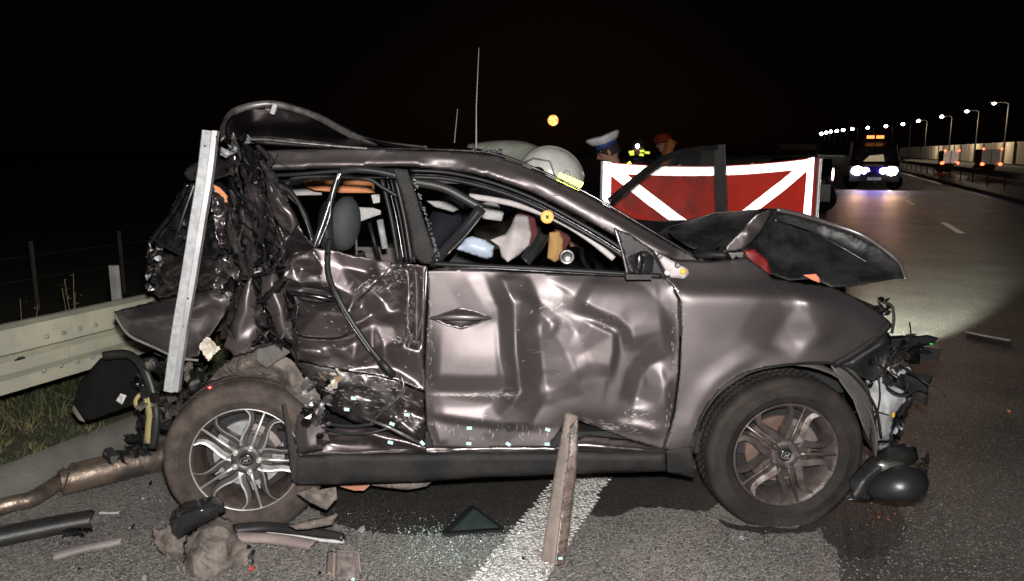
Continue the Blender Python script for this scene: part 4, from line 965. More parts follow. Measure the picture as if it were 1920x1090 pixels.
        mb = MB().lathe(pt(L, .0545, -.002), [(.0145, .012), (.0145, .0), (.012, -.003), (.009, -.002), (.0085, -.008), (.004, -.009), (.0035, -.005), (0, -.005)], 12); bld(mb, 'lug_nut', SILVER if not dirty else STEEL, auto=30)
    cap = bld(MB().lathe(c, [(.0, -.009), (.022, -.0075), (.0285, -.003), (.0295, .004)], 28), 'centre_cap', GLOSSB, smooth=True)
    # oval slanted monogram
    em = MB(); oval = [Vector((.023*math.cos(6.283*k/24), -.0115, .014*math.sin(6.283*k/24))) for k in range(25)]
    for a in range(24):
        em.tube([c+Ms @ oval[a], c+Ms @ oval[a+1]], .0011, 4, caps=False)
    for pth in ([(-.012, -.008), (-.006, -.002), (-.003, .008)], [(.003, -.008), (.006, .002), (.012, .008)], [(-.0085, -.0015), (0, .0012), (.0085, .0015)]):
        em.tube(smoothpath([c+Ms @ Vector((x, -.0120, z)) for x, z in pth], 3), .0019, 5)
    em.map(T); em.build('emblem', SILVER if not dirty else ALU, w)
    return w
pr = P(460, 862, 3.16); pf = P(1473, 853, 3.19)
wheel(pr.x, .300, 3.17, 'rear_wheel', False, tilt=R(9), r=.345)
wheel(pf.x, pf.z, 3.19, 'front_wheel', True, tilt=R(4), spin=R(4), r=.352)
for X in (pr.x, pf.x):   # far side wheels
    MB().lathe((X+.03, 4.75, .33), [(.22, -.08), (.30, -.1), (.34, -.06), (.34, .1), (.30, .13), (.2, .12), (0, .12)], 40).build('far_wheel', TYRE, car, auto=40)
MB().tube([(pf.x, 3.3, .31), (pf.x, 4.7, .32)], .03, 8).build('axle', DSTEEL, car)
MB().tube([(pr.x, 3.35, .30), (pr.x+.1, 4.7, .30)], .035, 8).build('axle', DSTEEL, car)
# front wheel arch liner
V = []; F = []
for k in range(25):
    a = R(178-k*7.6)
    for j, y in enumerate((3.2, 3.26, 3.5)):
        rr_ = .395+(0, .012, .012)[j]; V.append(Vector((pf.x+.0+rr_*math.cos(a)*1.0, y, .33+rr_*math.sin(a)*.96)))
for k in range(24):
    for j in range(2): F.append((3*k+j, 3*k+j+1, 3*k+j+4, 3*k+j+3))
obj('front_arch_liner', V, F, TRIM, car, smooth=True, thick=.004)
frame('arch_lip', [(1300, 850, 3.17), (1312, 790, 3.17), (1350, 733, 3.165), (1400, 700, 3.165), (1470, 685, 3.17), (1556, 681, 3.2), (1600, 705, 3.22), (1640, 760, 3.24), (1652, 820, 3.26)], .010, BLACKP, car, .02)
panel('arch_inner_front', [(1556, 683, .05), (1600, 690, .05), (1630, 730, .06), (1640, 780, .06), (1632, 830, .06), (1618, 800, .0), (1600, 750, 0), (1575, 715, 0)], [], TRIM, car, step=6, Y0=3.22)

# ---- under body, cabin
uf = MB().box((-.05, 4.1, .34), (2.5, 1.66, .10)).box((1.55, 4.1, .36), (.5, 1.0, .10)).box((-1.3, 4.2, .40), (.5, 1.4, .12)); uf.build('floor_pan', DARKIN, car)
MB().box((1.0, 4.1, .74), (.04, 1.55, .75)).build('firewall', DARKIN, car)
ds = MB().box((.88, 4.1, 1.0), (.30, 1.5, .22)).box((.74, 4.1, .86), (.16, 1.4, .14)).build('dashboard', BLACKP, car)
ve = P(1063, 482, 3.45); MB().lathe(ve, [(.035, 0), (.03, -.012), (.024, -.006), (0, -.004)], 20).build('air_vent', STEEL, ds, smooth=True)
MB().lathe((.58, 4.55, 1.03), [(.17, -.02), (.19, 0), (.17, .02), (.15, 0), (.17, -.02)], 28, axis='Y').build('steering_wheel', BLACKP, car, smooth=True)
def seat(nm, x, y, hr=True, s=1):
    e = empty(nm, (x, y, .4), parent=car)
    MB().box((x+.18, y, .55), (.52, .48, .18)).build('seat_base', SEAT, e, sub=2)
    MB().sweep(smoothpath([(x-.02, y, .6), (x-.14, y, .85), (x-.34, y, 1.05 if hr else .98)], 4), rnd(.18, .48, 14)).build('seat_back', SEAT, e, smooth=True)
    if hr: MB().ell((x-.20, y, 1.27), (.06, .14, .12), 16, 12).build('headrest', SEAT, e, smooth=True)
    for d in (-.05, .05) if hr else (): MB().tube([(x-.18, y+d, 1.1), (x-.2, y+d, 1.25)], .007, 6).build('headrest_post', STEEL, e)
seat('front_seat', .0, 3.7, False); seat('front_seat', .0, 4.55, False); 
e = empty('rear_seat', (-.75, 4.1, .4), parent=car)
MB().box((-.62, 4.1, .55), (.5, 1.35, .2)).build('seat_base', SEAT, e, sub=2)
# prominent grey headrest seen through the rear door window
hc = P(647, 420, 3.72)
MB().box(hc, (.17, .26, .31), Matrix.Rotation(R(8), 3, 'Y')).build('headrest', SEAT, e, smooth=True, sub=3)
MB().ell(hc+Vector((-.07, .0, -.02)), (.055, .13, .14), 16, 12).build('headrest_back', BLACKP, e, smooth=True)
for d in (-.04, .05): MB().tube([hc+Vector((d, 0, -.2)), hc+Vector((d, 0, -.05))], .006, 6).build('headrest_post', STEEL, e)
MB().sweep(smoothpath([hc+Vector((.12, .1, -.75)), hc+Vector((.02, .05, -.4)), hc+Vector((-.02, 0, -.16))], 5), rnd(.2, .5, 12)).build('seat_back', SEAT, e, smooth=True)
# far body side with openings
far = MB()
for pts, w in (([(-1.5, .95), (-1.45, 1.35), (-1.0, 1.54), (-.6, 1.55), (-.25, 1.55)], .05), ([(-.35, .5), (-.3, 1.0), (-.2, 1.57)], .055), ([(-1.2, .6), (-1.1, 1.1), (-.95, 1.54)], .05)):
    far.sweep(smoothpath([Vector((x, 5.0-max(0, z-.95)*.25, z)) for x, z in pts], 4), rnd(w*1.6, .05))
far.build('far_side_frame', DARKIN, car, smooth=True)
V = [(-1.9, 4.95, .4), (-.3, 5.0, .35), (-.3, 5.0, .98), (-1.0, 4.98, 1.0), (-1.8, 4.93, .9)]; obj('far_rear_side', V, [(0, 1, 2, 3, 4)], PAINTD, car, thick=.01)
V = [(1.0, 4.98, .4), (1.2, 4.98, .75), (1.6, 4.97, .78), (1.95, 4.95, .7), (2.0, 4.93, .9), (1.05, 4.98, 1.02)]; obj('far_front_wing', V, [(0, 1, 2, 3, 4, 5)], PAINTD, car, thick=.01)
# things seen through the openings
panel('curtain_airbag', [(540, 352, 0), (600, 348, 0), (604, 366, 0), (545, 367, 0)], [], AIRBAG, car, Y0=4.6)
panel('headliner', [(565, 337, 0), (600, 336, 0), (700, 338, 0), (703, 362, 0), (640, 362, 0), (590, 357, 0), (572, 350, 0)], [], ORANGE, car, Y0=4.3)
panel('curtain_airbag', [(655, 388, 0), (700, 390, 0), (714, 395, 0), (714, 402, 0), (668, 418, 0)], [], AIRBAG, car, Y0=4.5, rand=(5, .03))
panel('curtain_airbag', [(696, 366, 0), (712, 364, 0), (712, 380, 0), (700, 382, 0)], [], AIRBAG, car, step=3, Y0=4.2, rand=(3, .02))
frame('seat_belt_post', [(712, 412, 4.0), (722, 466, 4.0)], .035, WHITEP, car, .03, sm=0)
frame('seat_belt_post', [(692, 418, 3.9), (712, 490, 3.9)], .02, RUBBER, car, .02, sm=0)
panel('headliner', [(790, 338, 0), (840, 337, 0), (905, 346, 0), (870, 345, 0), (800, 343, 0)], [], BEIGE, car, step=3, Y0=4.3)
panel('curtain_airbag', [(800, 377, 0), (850, 377, 0), (862, 392, 0), (850, 398, 0), (815, 388, 0)], [], AIRBAG, car, Y0=4.6, rand=(3, .02))
panel('curtain_airbag', [(898, 382, 0), (930, 378, 0), (945, 400, 0), (940, 415, 0), (905, 410, 0)], [], AIRBAG, car, Y0=4.5, rand=(4, .03))
panel('side_airbag', [(968, 402, .1), (990, 405, .1), (996, 440, .02), (992, 460, 0), (975, 478, 0), (952, 492, -.02), (940, 482, 0), (936, 462, 0), (920, 450, 0), (945, 440, .03)], [[(960, 430, .0), (955, 470, -.04)]], BEIGE, car, step=5, smooth=3, Y0=3.7, fine=.01)
panel('blue_shell', [(872, 447, 0), (885, 443, 0), (910, 450, 0), (927, 462, 0), (924, 482, 0), (912, 487, 0), (890, 480, 0), (856, 468, 0)], [[(875, 460, -.03), (912, 470, -.04)]], BLUEP, car, step=5, smooth=3, Y0=3.5, thick=.006)
panel('seat_belt', [(970, 400, 0), (1000, 398, 0), (1010, 440, 0), (995, 470, 0), (985, 440, 0)], [], mat('dark_red_cloth', (.09, .01, .012), .8), car, Y0=3.9)
panel('seat_belt', [(1040, 430, 0), (1066, 425, 0), (1070, 450, 0), (1055, 480, 0), (1040, 470, 0)], [], bpy.data.materials['dark_red_cloth'], car, Y0=4.1)
panel('ochre_foam', [(1030, 436, 0), (1048, 434, 0), (1056, 450, 0), (1054, 485, 0), (1040, 492, 0), (1026, 484, 0)], [[(1036, 445, -.02), (1040, 480, -.02)]], OCHRE, car, step=4, Y0=3.75, rand=(5, .01))
panel('airbag_flap', [(1040, 412, 0), (1062, 420, 0), (1090, 436, 0), (1110, 444, 0), (1075, 443, 0)], [], BEIGE, car, Y0=4.0)
frame('gear_lever_console', [(985, 490, 3.6), (1005, 465, 3.65), (1020, 440, 3.7)], .06, BLACKP, car, .05)
# air freshener disc hanging from the inner mirror
af = P(1026, 407, 3.28); fr = empty('air_freshener', (af.x, af.y, af.z-.035), 'round orange disc air freshener hanging in the front window opening', 'air freshener')
MB().lathe(af, [(0, -.004), (.026, -.004), (.028, -.001), (.028, .003), (0, .004)], 28).build('disc', emat('x', (0, 0, 0), 0) if False else mat('orange_disc', (.85, .33, .02), .5), fr)
MB().lathe(af, [(.0225, -.0055), (.0235, -.0055), (.0235, -.004)], 28).build('ring_print', mat('dark_orange', (.55, .12, .01), .5), fr)
pr_ = MB(); pr_.lathe(af, [(0, -.006), (.010, -.006), (.010, -.004)], 16); pr_.build('emblem_print', mat('amber_emblem', (.75, .38, .04), .5), fr)
eb = MB()
for pth in ([(-.006, .008), (-.001, .001), (-.003, -.008)], [(.006, .008), (.002, .001), (.005, -.007)], [(-.006, .003), (.006, .0)]):
    eb.tube([af+Vector((x, -.0068, z)) for x, z in pth], .0026, 5)
eb.build('emblem_mark', DARKIN, fr); MB().tube([af+Vector((0, 0, .028)), af+Vector((0, 0, .07))], .0012, 4).build('string', RUBBER, fr)

# ---- bonnet folded up, engine bay, broken nose
HOODU = mat('bonnet_underside', (.009, .009, .010), .5, col2=(.03, .03, .03), bump=.5, bs=30)
hu = [(1447, 404, 3.80), (1460, 398, 3.85), (1530, 418, 3.85), (1600, 440, 3.80), (1650, 466, 3.72), (1685, 494, 3.65), (1698, 522, 3.60), (1680, 522, 3.58), (1640, 529, 3.52), (1590, 537, 3.48), (1560, 538, 3.46), (1530, 522, 3.50), (1480, 525, 3.50), (1440, 510, 3.52), (1400, 484, 3.55), (1390, 470, 3.58), (1415, 440, 3.7)]
panel('bonnet', hu, [[(1470, 418, 3.84), (1540, 445, 3.84), (1600, 470, 3.78), (1660, 505, 3.66)], [(1500, 490, 3.62), (1560, 510, 3.58), (1650, 515, 3.6)], [(1430, 470, 3.72), (1470, 500, 3.66)]], HOODU, car, step=6, smooth=2, rand=(12, .03), fine=.008, thick=.004)
panel('bonnet_top', [(1250, 428, 3.95), (1290, 412, 4.0), (1340, 400, 4.0), (1400, 394, 3.95), (1440, 391, 3.86), (1456, 392, 3.84), (1440, 410, 3.78), (1400, 450, 3.68), (1352, 474, 3.60), (1330, 478, 3.6), (1290, 462, 3.7), (1262, 444, 3.85)], [[(1340, 440, 3.82), (1400, 420, 3.84)], [(1300, 430, 3.95), (1350, 412, 3.98)]], HOODU, car, step=6, smooth=2, rand=(8, .02), thick=.003)
panel('bonnet_folded_edge', [(1352, 474, 0), (1385, 438, .0), (1400, 420, .01), (1420, 402, .0), (1446, 393, .02), (1444, 402, .03), (1430, 430, .02), (1410, 455, .01), (1392, 468, .0), (1372, 472, 0)], [[(1398, 422, .0), (1402, 440, -.02), (1398, 462, .0)]], PAINT, car, step=4, smooth=3, Y0=3.56)
frame('bonnet_rim', [(1456, 393, 3.83), (1500, 403, 3.84), (1560, 421, 3.84), (1610, 438, 3.8), (1650, 462, 3.73), (1685, 492, 3.66), (1698, 524, 3.6)], .022, mat('bonnet_edge', (.22, .2, .2), .35, .6), car, .02)
frame('bonnet_inner_rim', [(1450, 412, 3.79), (1520, 435, 3.8), (1580, 465, 3.76), (1630, 495, 3.7)], .008, STEEL if False else DSTEEL, car, .01)
# upper skin of the bonnet sloping away behind the fold
V = []; F = []; tp = [(1250, 428, 3.95), (1340, 400, 4.0), (1450, 392, 3.86), (1530, 412, 3.86), (1600, 434, 3.82), (1650, 460, 3.74), (1696, 520, 3.62)]
for q in tp:
    a = P(*q); V += [a, Vector((a.x+.0, a.y+.4, a.z-.1)), Vector((a.x-.02, 4.9, min(a.z-.2, .98)))]
for i in range(len(tp)-1):
    for j in range(2): F.append((3*i+j, 3*i+j+1, 3*i+j+4, 3*i+j+3))
obj('bonnet_skin', V, F, PAINT, car, smooth=True, thick=.003)
eng = MB().box((1.45, 4.0, .68), (.55, .9, .4)).box((1.3, 3.7, .86), (.25, .3, .12)).build('engine_block', DARKIN, car)
panel('red_engine_cover', [(1395, 470, 0), (1415, 468, 0), (1440, 490, 0), (1445, 515, 0), (1425, 515, 0), (1405, 495, 0)], [], REDP, car, Y0=3.50, rand=(4, .01))
panel('orange_lamp_shard', [(1506, 516, 0), (1530, 514, 0), (1537, 522, 0), (1537, 531, 0), (1520, 524, 0)], [], mat('orange_lens', (.9, .28, .16), .35), car, step=3, Y0=3.43)
panel('bonnet_hinge', [(1366, 474, 0), (1396, 472, 0), (1394, 486, 0), (1380, 482, 0), (1374, 490, 0)], [], STEEL, car, step=3, Y0=3.46)
panel('wing_gutter', [(1385, 484, 0), (1402, 482, 0), (1420, 500, 0), (1440, 520, 0), (1425, 522, 0), (1400, 505, 0)], [], BLACKP, car, step=4, Y0=3.33)
frame('scuttle', [(1290, 488, 3.45), (1320, 478, 3.5), (1360, 478, 3.5)], .04, BLACKP, car, .06)
clump('scuttle_wreck', 1330, 476, 3.55, 90, 16, 18, [BLACKP, DSTEEL, DARKIN], car, 41, .06, (6, 14))
# nose
frame('headlamp_edge', [(1562, 684, 3.24), (1600, 662, 3.25), (1640, 634, 3.27), (1668, 606, 3.3)], .035, BLACKP, car, .04)
clump('grille_wreck', 1625, 640, 3.38, 90, 60, 22, [BLACKP, DARKIN, GLOSSB, BLACKP, BLACKT], car, 42, .05, (10, 24))
clump('bumper_bracket', 1695, 650, 3.40, 90, 30, 12, [BLACKP, GLOSSB, BLACKP, DSTEEL], car, 43, .04, (12, 24))
panel('bracket_arm', [(1655, 640, 0), (1700, 632, 0), (1740, 628, 0), (1760, 634, 0), (1750, 646, 0), (1715, 652, 0), (1690, 668, 0), (1650, 662, 0)], [[(1680, 645, -.03), (1740, 638, -.03)]], GLOSSB, car, step=5, Y0=3.38, rand=(6, .015), thick=.01)
panel('bracket_arm', [(1676, 700, 0), (1710, 698, 0), (1750, 706, 0), (1740, 730, 0), (1738, 762, 0), (1722, 752, 0), (1700, 735, 0), (1672, 728, 0)], [[(1690, 710, -.03), (1738, 718, -.02)]], BLACKP, car, step=5, Y0=3.40, rand=(6, .02), thick=.01)
panel('lamp_mount', [(1664, 690, 0), (1700, 668, 0), (1710, 690, 0), (1690, 712, 0), (1668, 715, 0)], [], BLACKP, car, step=5, Y0=3.45, rand=(5, .02), thick=.01)
panel('washer_bottle', [(1622, 708, 0), (1650, 700, -.02), (1672, 722, -.02), (1698, 735, 0), (1700, 752, 0), (1680, 775, 0), (1668, 828, .02), (1645, 828, .02), (1640, 780, 0), (1630, 740, 0)], [[(1650, 730, -.05), (1668, 770, -.05), (1656, 815, -.03)]], WHITEP, car, step=5, smooth=2, Y0=3.36, rand=(8, .02), thick=.02)
strands('nose_wire', 7, (1630, 640, 1700, 800), 3.27, RUBBER, car, .0035, 44, 90)
panel('headlamp_housing', [(1575, 684, 0), (1610, 660, 0), (1660, 620, .02), (1672, 640, .02), (1660, 690, .02), (1640, 715, 0), (1612, 705, 0)], [[(1600, 680, -.03), (1655, 645, -.03)], [(1625, 695, .03), (1655, 670, .03)]], BLACKP, car, step=5, smooth=1, Y0=3.27, rand=(12, .02), thick=.006)
MB().box(P(1690, 652, 3.5), (.30, .12, .055), Matrix.Rotation(.12, 3, 'Y')).build('crash_beam', BLACKP, car)
MB().box(P(1668, 642, 3.36), (.14, .05, .04), Matrix.Rotation(-.1, 3, 'Y')).build('beam_bracket', GLOSSB, car)
MB().box((1.72, 4.1, .62), (.06, 1.1, .42)).build('radiator', DSTEEL, car)
MB().tube(PP((1664, 690, 3.3), (1682, 704, 3.28), (1704, 692, 3.3)), .012, 8).build('corrugated_hose', WHITEP, car)
frame('nose_hose', [(1655, 566, 3.35), (1672, 575, 3.34), (1676, 600, 3.33), (1672, 625, 3.33)], .014, RUBBER, car, .014)
frame('nose_hose', [(1650, 665, 3.30), (1660, 720, 3.28), (1690, 740, 3.28), (1702, 722, 3.3), (1690, 700, 3.3)], .010, RUBBER, car, .010)
frame('nose_hose', [(1640, 660, 3.29), (1650, 740, 3.27), (1640, 790, 3.28)], .008, RUBBER, car, .010)
clump('nose_clip', 1655, 570, 3.36, 24, 18, 10, [BLACKP, DSTEEL], car, 45, .02, (4, 9))
panel('inner_nose_panel', [(1640, 700, 0), (1700, 700, 0), (1712, 750, 0), (1690, 800, 0), (1672, 850, 0), (1640, 850, 0), (1630, 780, 0)], [], BLACKP, car, step=5, smooth=1, Y0=3.5, rand=(20, .04), thick=.006, jag=3)
clump('nose_wreck', 1665, 680, 3.32, 90, 90, 40, [BLACKP, GLOSSB, BLACKP, DSTEEL, DARKIN], car, 47, .06, (4, 12))
clump('nose_wreck', 1650, 600, 3.34, 40, 50, 18, [BLACKP, GLOSSB, DARKIN], car, 48, .04, (4, 10))
clump('lower_lamp_wreck', 1682, 800, 3.40, 22, 60, 12, [DSTEEL, BLACKP, STEEL, BLUEP], car, 46, .04, (4, 13))
MB().box(P(1746, 645, 3.35), (.012, .004, .006)).build('green_clip', mat('green_clip', (.05, .7, .1), .4), car)
MB().box(P(1675, 778, 3.3), (.01, .006, .02)).build('yellow_clip', bpy.data.materials['yellow_clip'], car)
# far headlamp still burning, throws a pool of light on the tarmac
lp_ = Vector((1.92, 4.75, .72)); tgt = G(1712, 582)
hl = MB().lathe(lp_, [(0, .0), (.06, -.01), (.09, -.05), (.1, -.12)], 20).map(lambda v: lp_+(Matrix.Rotation(R(60), 3, 'Z') @ (v-lp_))).build('far_headlamp', STEEL, car, smooth=True)
sp = light('headlamp_beam', 'SPOT', lp_+Vector((.16, .0, 0)), 9500, (.93, 1, .80), shadow_soft_size=.03, spot_size=R(21), spot_blend=.7)
sp.rotation_euler = (tgt-sp.location).to_track_quat('-Z', 'Y').to_euler()

# ---- far front door swung right open beyond the car
dr = empty('far_front_door', (P(1135, 405, 5.05).x, 5.05, .5), parent=car)
def DP(px, py, t=0):   # on the door plane: hinge at px 1135, Y 5.05 -> px 1350, Y 5.75
    u = (px-1135)/215; return P(px, py, 5.05+.70*u+t)
mb = MB()
mb.sweep(smoothpath([DP(1142, 378), DP(1190, 338), DP(1235, 303), DP(1275, 286), DP(1315, 279), DP(1352, 276)], 5), rnd(.042, .035)); mb.build('window_frame', BLACKP, dr, smooth=True)
mb = MB().sweep([DP(1348, 272), DP(1350, 340), DP(1352, 410)], rect(.066, .05)); mb.build('door_edge', BLACKP, dr)
MB().tube([DP(1359, 270, -.03), DP(1362, 340, -.03), DP(1364, 405, -.03)], .005, 5).build('edge_trim', STEEL, dr)
V = [DP(1145, 384), DP(1190, 344), DP(1240, 305), DP(1280, 288), DP(1342, 279), DP(1342, 412), DP(1240, 418)]; obj('window_pane', V, [tuple(range(7))], GLASS, dr, thick=.004)
a, b = DP(1135, 405), DP(1352, 412); V = [Vector((a.x, a.y, .45)), Vector((b.x, b.y, .45)), b, DP(1240, 416), a]; obj('door_panel', V, [(0, 1, 2, 3, 4)], BLACKP, dr, thick=.08)

# ================================================================== LOOSE PIECES AROUND THE CAR
def thing_panel(cat_name, label, cat, group=None, **k):
    o = panel(**k); return tag(o, label, cat, group)
# aluminium strip leaning against the tail
a = PP((391, 245, 3.12), (381, 330, 3.09), (365, 430, 3.07), (350, 525, 3.06), (333, 625, 3.05), (318, 735, 3.05))
path = smoothpath(a, 6); mb = MB(); mb.sweep(path, [(-.026, 0), (-.022, -.004), (.012, -.004), (.014, -.001), (.014, .03), (.010, .03), (.010, .002), (-.026, .004)])
bar = mb.build('metal_strip', ALU, origin=(path[-1].x, path[-1].y, path[-1].z)); tag(bar, 'long bright aluminium channel strip leaning upright against the crushed tail of the car', 'metal strip')
sd = MB(); sd.sweep([p+Vector((.021, -.001, 0)) for p in path], [(-.006, -.002), (.012, .002), (.012, .03), (-.006, .03)]); sd.build('side_flange', mat('strip_side', (.33, .33, .34), .5, .5), bar)
ho = MB()
for px, py in ((384, 274), (381, 299), (352, 560), (343, 612)): ho.lathe(P(px, py, 3.045 if py > 400 else 3.095), [(.0035, 0), (.0035, .004), (0, .004)], 8)
ho.build('rivet_hole', DARKIN, bar)
# dusty brown trim plank standing in front of the sill
tr = panel('trim_plank', [(1058, 778, .06), (1064, 773, .06), (1084, 780, .06), (1084, 850, .03), (1075, 940, .0), (1059, 1061, -.08), (1011, 1071, -.08), (1028, 960, -.02), (1044, 860, .03)], [[(1066, 782, .04), (1062, 870, .0), (1048, 980, -.05), (1036, 1064, -.11)]], BROWNT, None, step=5, smooth=1, Y0=2.93, thick=.006, fine=.003)
tag(tr, 'dusty brown plastic trim plank leaning upright against the sill over the white line', 'trim')
panel('dark_face', [(1068, 800, 0), (1083, 784, 0), (1083, 850, -.03), (1073, 940, -.06), (1058, 1058, -.14), (1040, 1062, -.16), (1052, 960, -.08), (1064, 870, -.04)], [], mat('scraped_dark_plastic', (.05, .04, .035), .35, col2=(.14, .10, .085), ns=30), tr, step=5, Y0=2.965, thick=.003)
rg = random.Random(2); mb = MB()
for k in range(16):
    t = rg.random(); x = 1066-t*18; y = 800+t*250; mb.tube(PP((x-2, y+6, 2.94-.10*t-.015), (x+14, y-2+rg.uniform(-4, 3), 2.955-.10*t-.03)), .0016, 4)
mb.build('scrape_mark', BROWNT, tr)
MB().box(P(1051, 1047, 2.80), (.016, .003, .010)).build('tape_tag', TEAL, tr)
# stump of trim at the lower edge
tr2 = panel('trim_stump', [(614, 1034, .03), (672, 1034, .03), (680, 1100, -.05), (608, 1100, -.05)], [[(628, 1036, -.01), (626, 1098, -.08)], [(632, 1036, .03), (632, 1098, -.03)]], BROWNT, None, step=4, smooth=0, Y0=2.80, rand=(10, .008), thick=.008, fine=.004)
tag(tr2, 'short torn end of brown and dark trim at the bottom edge', 'trim')
panel('dark_face', [(630, 1036, .0), (670, 1036, .0), (676, 1100, -.08), (628, 1100, -.08)], [], mat('scraped_dark_brown', (.045, .032, .028), .6, col2=(.11, .085, .075), ns=40), tr2, step=4, Y0=2.795, rand=(16, .006), thick=.003)
MB().box(P(662, 1086, 2.72), (.012, .004, .012), Matrix.Rotation(.6, 3, 'Y')).build('tape_tag', TEAL, tr2)

# exhaust silencer lying behind the rear wheel
mf = empty('exhaust_silencer', G(210, 930), 'long rusty exhaust silencer with thin pipe lying left of the rear wheel', 'exhaust')
A = G(112, 940, 0)+Vector((0, .04, .085)); B = G(340, 870, 0)+Vector((.12, .04, .085)); 
prof = [( .085*math.cos(t)*(1.0), .075*math.sin(t)) for t in [2*math.pi*k/20 for k in range(20)]]
pts = [A+(B-A)*t for t in (0, .02, .06, .5, 1.)]
MB().sweep(pts, [(x*.95, y) for x, y in prof], updir=(0, .55, .83), scales=[.55, .9, 1, 1, 1]).build('silencer_can', RUST, mf, auto=35)
for t_ in (.035, ): MB().sweep([A+(B-A)*(t_-.006), A+(B-A)*(t_+.006)], [(x*1.0, y*1.04) for x, y in prof], updir=(0, .55, .83)).build('seam_ring', RUST, mf, auto=35)
for off in ((0, -.055, .052), (0, -.063, .036)): MB().tube([A+Vector(off)+(B-A)*.05, B+Vector(off)], .0035, 5).build('rolled_seam', RUST, mf)
MB().tube([A+(B-A)*-.02, A+(B-A)*.02], [.05, .06], 16).build('flange', RUST, mf, auto=35)
pe = [A+(B-A)*-.01, G(60, 935, .075), G(20, 945, .07), G(-90, 975, .06)]
MB().tube(smoothpath(pe, 5), .035, 12).build('tail_pipe', RUST, mf, smooth=True)
# black tube trim on the ground at left
def lying(nm, pts, wds, th, m, label, cat, parent=None, z=.0, sm=5, arch=.0, group=None, jag=0):
    """strip on the ground given by pixel path; profile an arched channel"""
    path = smoothpath([G(x, y, z) for x, y in pts], sm); n = len(path); V = []; F = []; K = 7; rg = random.Random(int(pts[0][0])+int(pts[0][1]))
    for i, p in enumerate(path):
        t = i/(n-1); w = wds[0]+(wds[-1]-wds[0])*t if len(wds) == 2 else wds[min(int(t*len(wds)), len(wds)-1)]
        tt = (path[min(i+1, n-1)]-path[max(i-1, 0)]).normalized(); s = tt.cross(Vector((0, 0, 1))).normalized()
        for k in range(K):
            a = math.pi*k/(K-1); V.append(p + s*math.cos(a)*w/2 + Vector((0, 0, .004+(math.sin(a)**.7 if 0 < k < K-1 else 0)*(arch+.002)+rg.uniform(0, jag))) + (tt*rg.uniform(-1, 1)*w*.25 if i in (0, n-1) else Vector()))
    for i in range(n-1):
        for k in range(K-1): F.append((i*K+k, i*K+k+1, (i+1)*K+k+1, (i+1)*K+k))
    o = obj(nm, V, F, m, parent, smooth=True, thick=th)
    if parent is None: tag(o, label, cat, group)
    return o
lying('plastic_channel', [(-60, 1032), (40, 1010), (110, 996), (178, 984)], (.10, .095), .003, BLACKP, 'black curved plastic channel lying at the lower left on the tarmac', 'plastic strip', arch=.06)
lying('grey_trim_strip', [(100, 1050), (150, 1036), (200, 1026), (229, 1020)], (.05, .035), .003, PINKG, 'short grey moulded strip lying below the black channel at lower left', 'plastic strip', arch=.02)
lying('crumpled_foil', [(120, 1008), (150, 1005), (168, 1008)], (.03, .04), .002, DSTEEL, 'crumpled dark shiny scrap beside the end of the black channel', 'scrap', arch=.02, jag=.012)
lying('white_strip', [(187, 964), (205, 965), (224, 964)], (.010, .012), .003, WHITEP, 'small narrow white strip on the tarmac below the silencer', 'plastic strip', arch=.003)
lying('curved_pale_trim', [(440, 1012), (500, 1014), (550, 1020), (592, 1028)], (.06, .055), .003, mat('pale_pink_trim', (.27, .215, .205), .5), 'pale pinkish curved trim strip lying just below the dark strip by the rear wheel', 'plastic strip', arch=.02)
lying('dark_curved_trim', [(440, 1000), (500, 996), (560, 1002), (610, 1010), (645, 1017)], (.06, .03), .004, BLACKP, 'dark curved strip with a pale lower edge in front of the rear wheel', 'plastic strip', arch=.03)
lying('pale_edge_trim', [(500, 1004), (560, 1010), (600, 1016), (645, 1020)], (.010, .008), .003, AIRBAG, 'thin white edging lying against the dark curved strip', 'plastic strip', arch=.006)
lying('metal_debris', [(1812, 624), (1850, 632), (1893, 640)], (.028, .018), .004, AIRBAG, 'thin pale bent strip lying alone on the road at the right', 'debris', arch=.006)
# liner bundle and black shell in front of the rear wheel
tag(panel('crumpled_liner', [(348, 1010, 0), (372, 985, .05), (410, 968, .08), (432, 972, .08), (446, 1010, .03), (474, 1030, 0), (462, 1060, -.03), (455, 1085, -.08), (420, 1100, -.1), (342, 1100, -.1), (344, 1050, -.06)],
      [[(360, 1000, -.02), (400, 985, .0), (430, 1000, -.03)], [(370, 1020, -.06), (410, 1050, -.1), (440, 1062, -.08)], [(358, 1040, -.1), (380, 1090, -.14)]], LINER, None, step=4, smooth=1, Y0=2.86, rand=(26, .03), fine=.012, fs=.035, thick=.004, jag=3),
    'large crumpled muddy wheel arch liner lying in front of the rear wheel', 'wheel arch liner')
tag(panel('liner_scrap', [(284, 990, 0), (300, 992, 0), (330, 985, 0), (350, 1000, -.02), (345, 1045, -.05), (318, 1056, -.06), (303, 1040, -.04), (288, 1015, -.02)], [[(310, 1005, -.04), (330, 1030, -.07)]], LINER, None, step=4, smooth=1, Y0=2.92, rand=(14, .022), fine=.008, jag=3),
    'smaller flap of muddy liner lying under the black shell', 'wheel arch liner')
tag(panel('black_shell', [(318, 975, 0), (322, 960, .02), (345, 942, .04), (400, 930, .05), (418, 940, .05), (424, 958, .03), (400, 975, .0), (372, 990, -.02), (334, 1012, -.04), (322, 1000, -.02)], [[(330, 968, -.05), (370, 955, -.07), (415, 948, -.02)], [(335, 995, -.06), (390, 972, -.05)]], GLOSSB, None, step=4, smooth=3, Y0=2.90, fine=.004, thick=.004),
    'glossy black broken plastic shell resting on the muddy liner below the rear wheel', 'plastic shell')
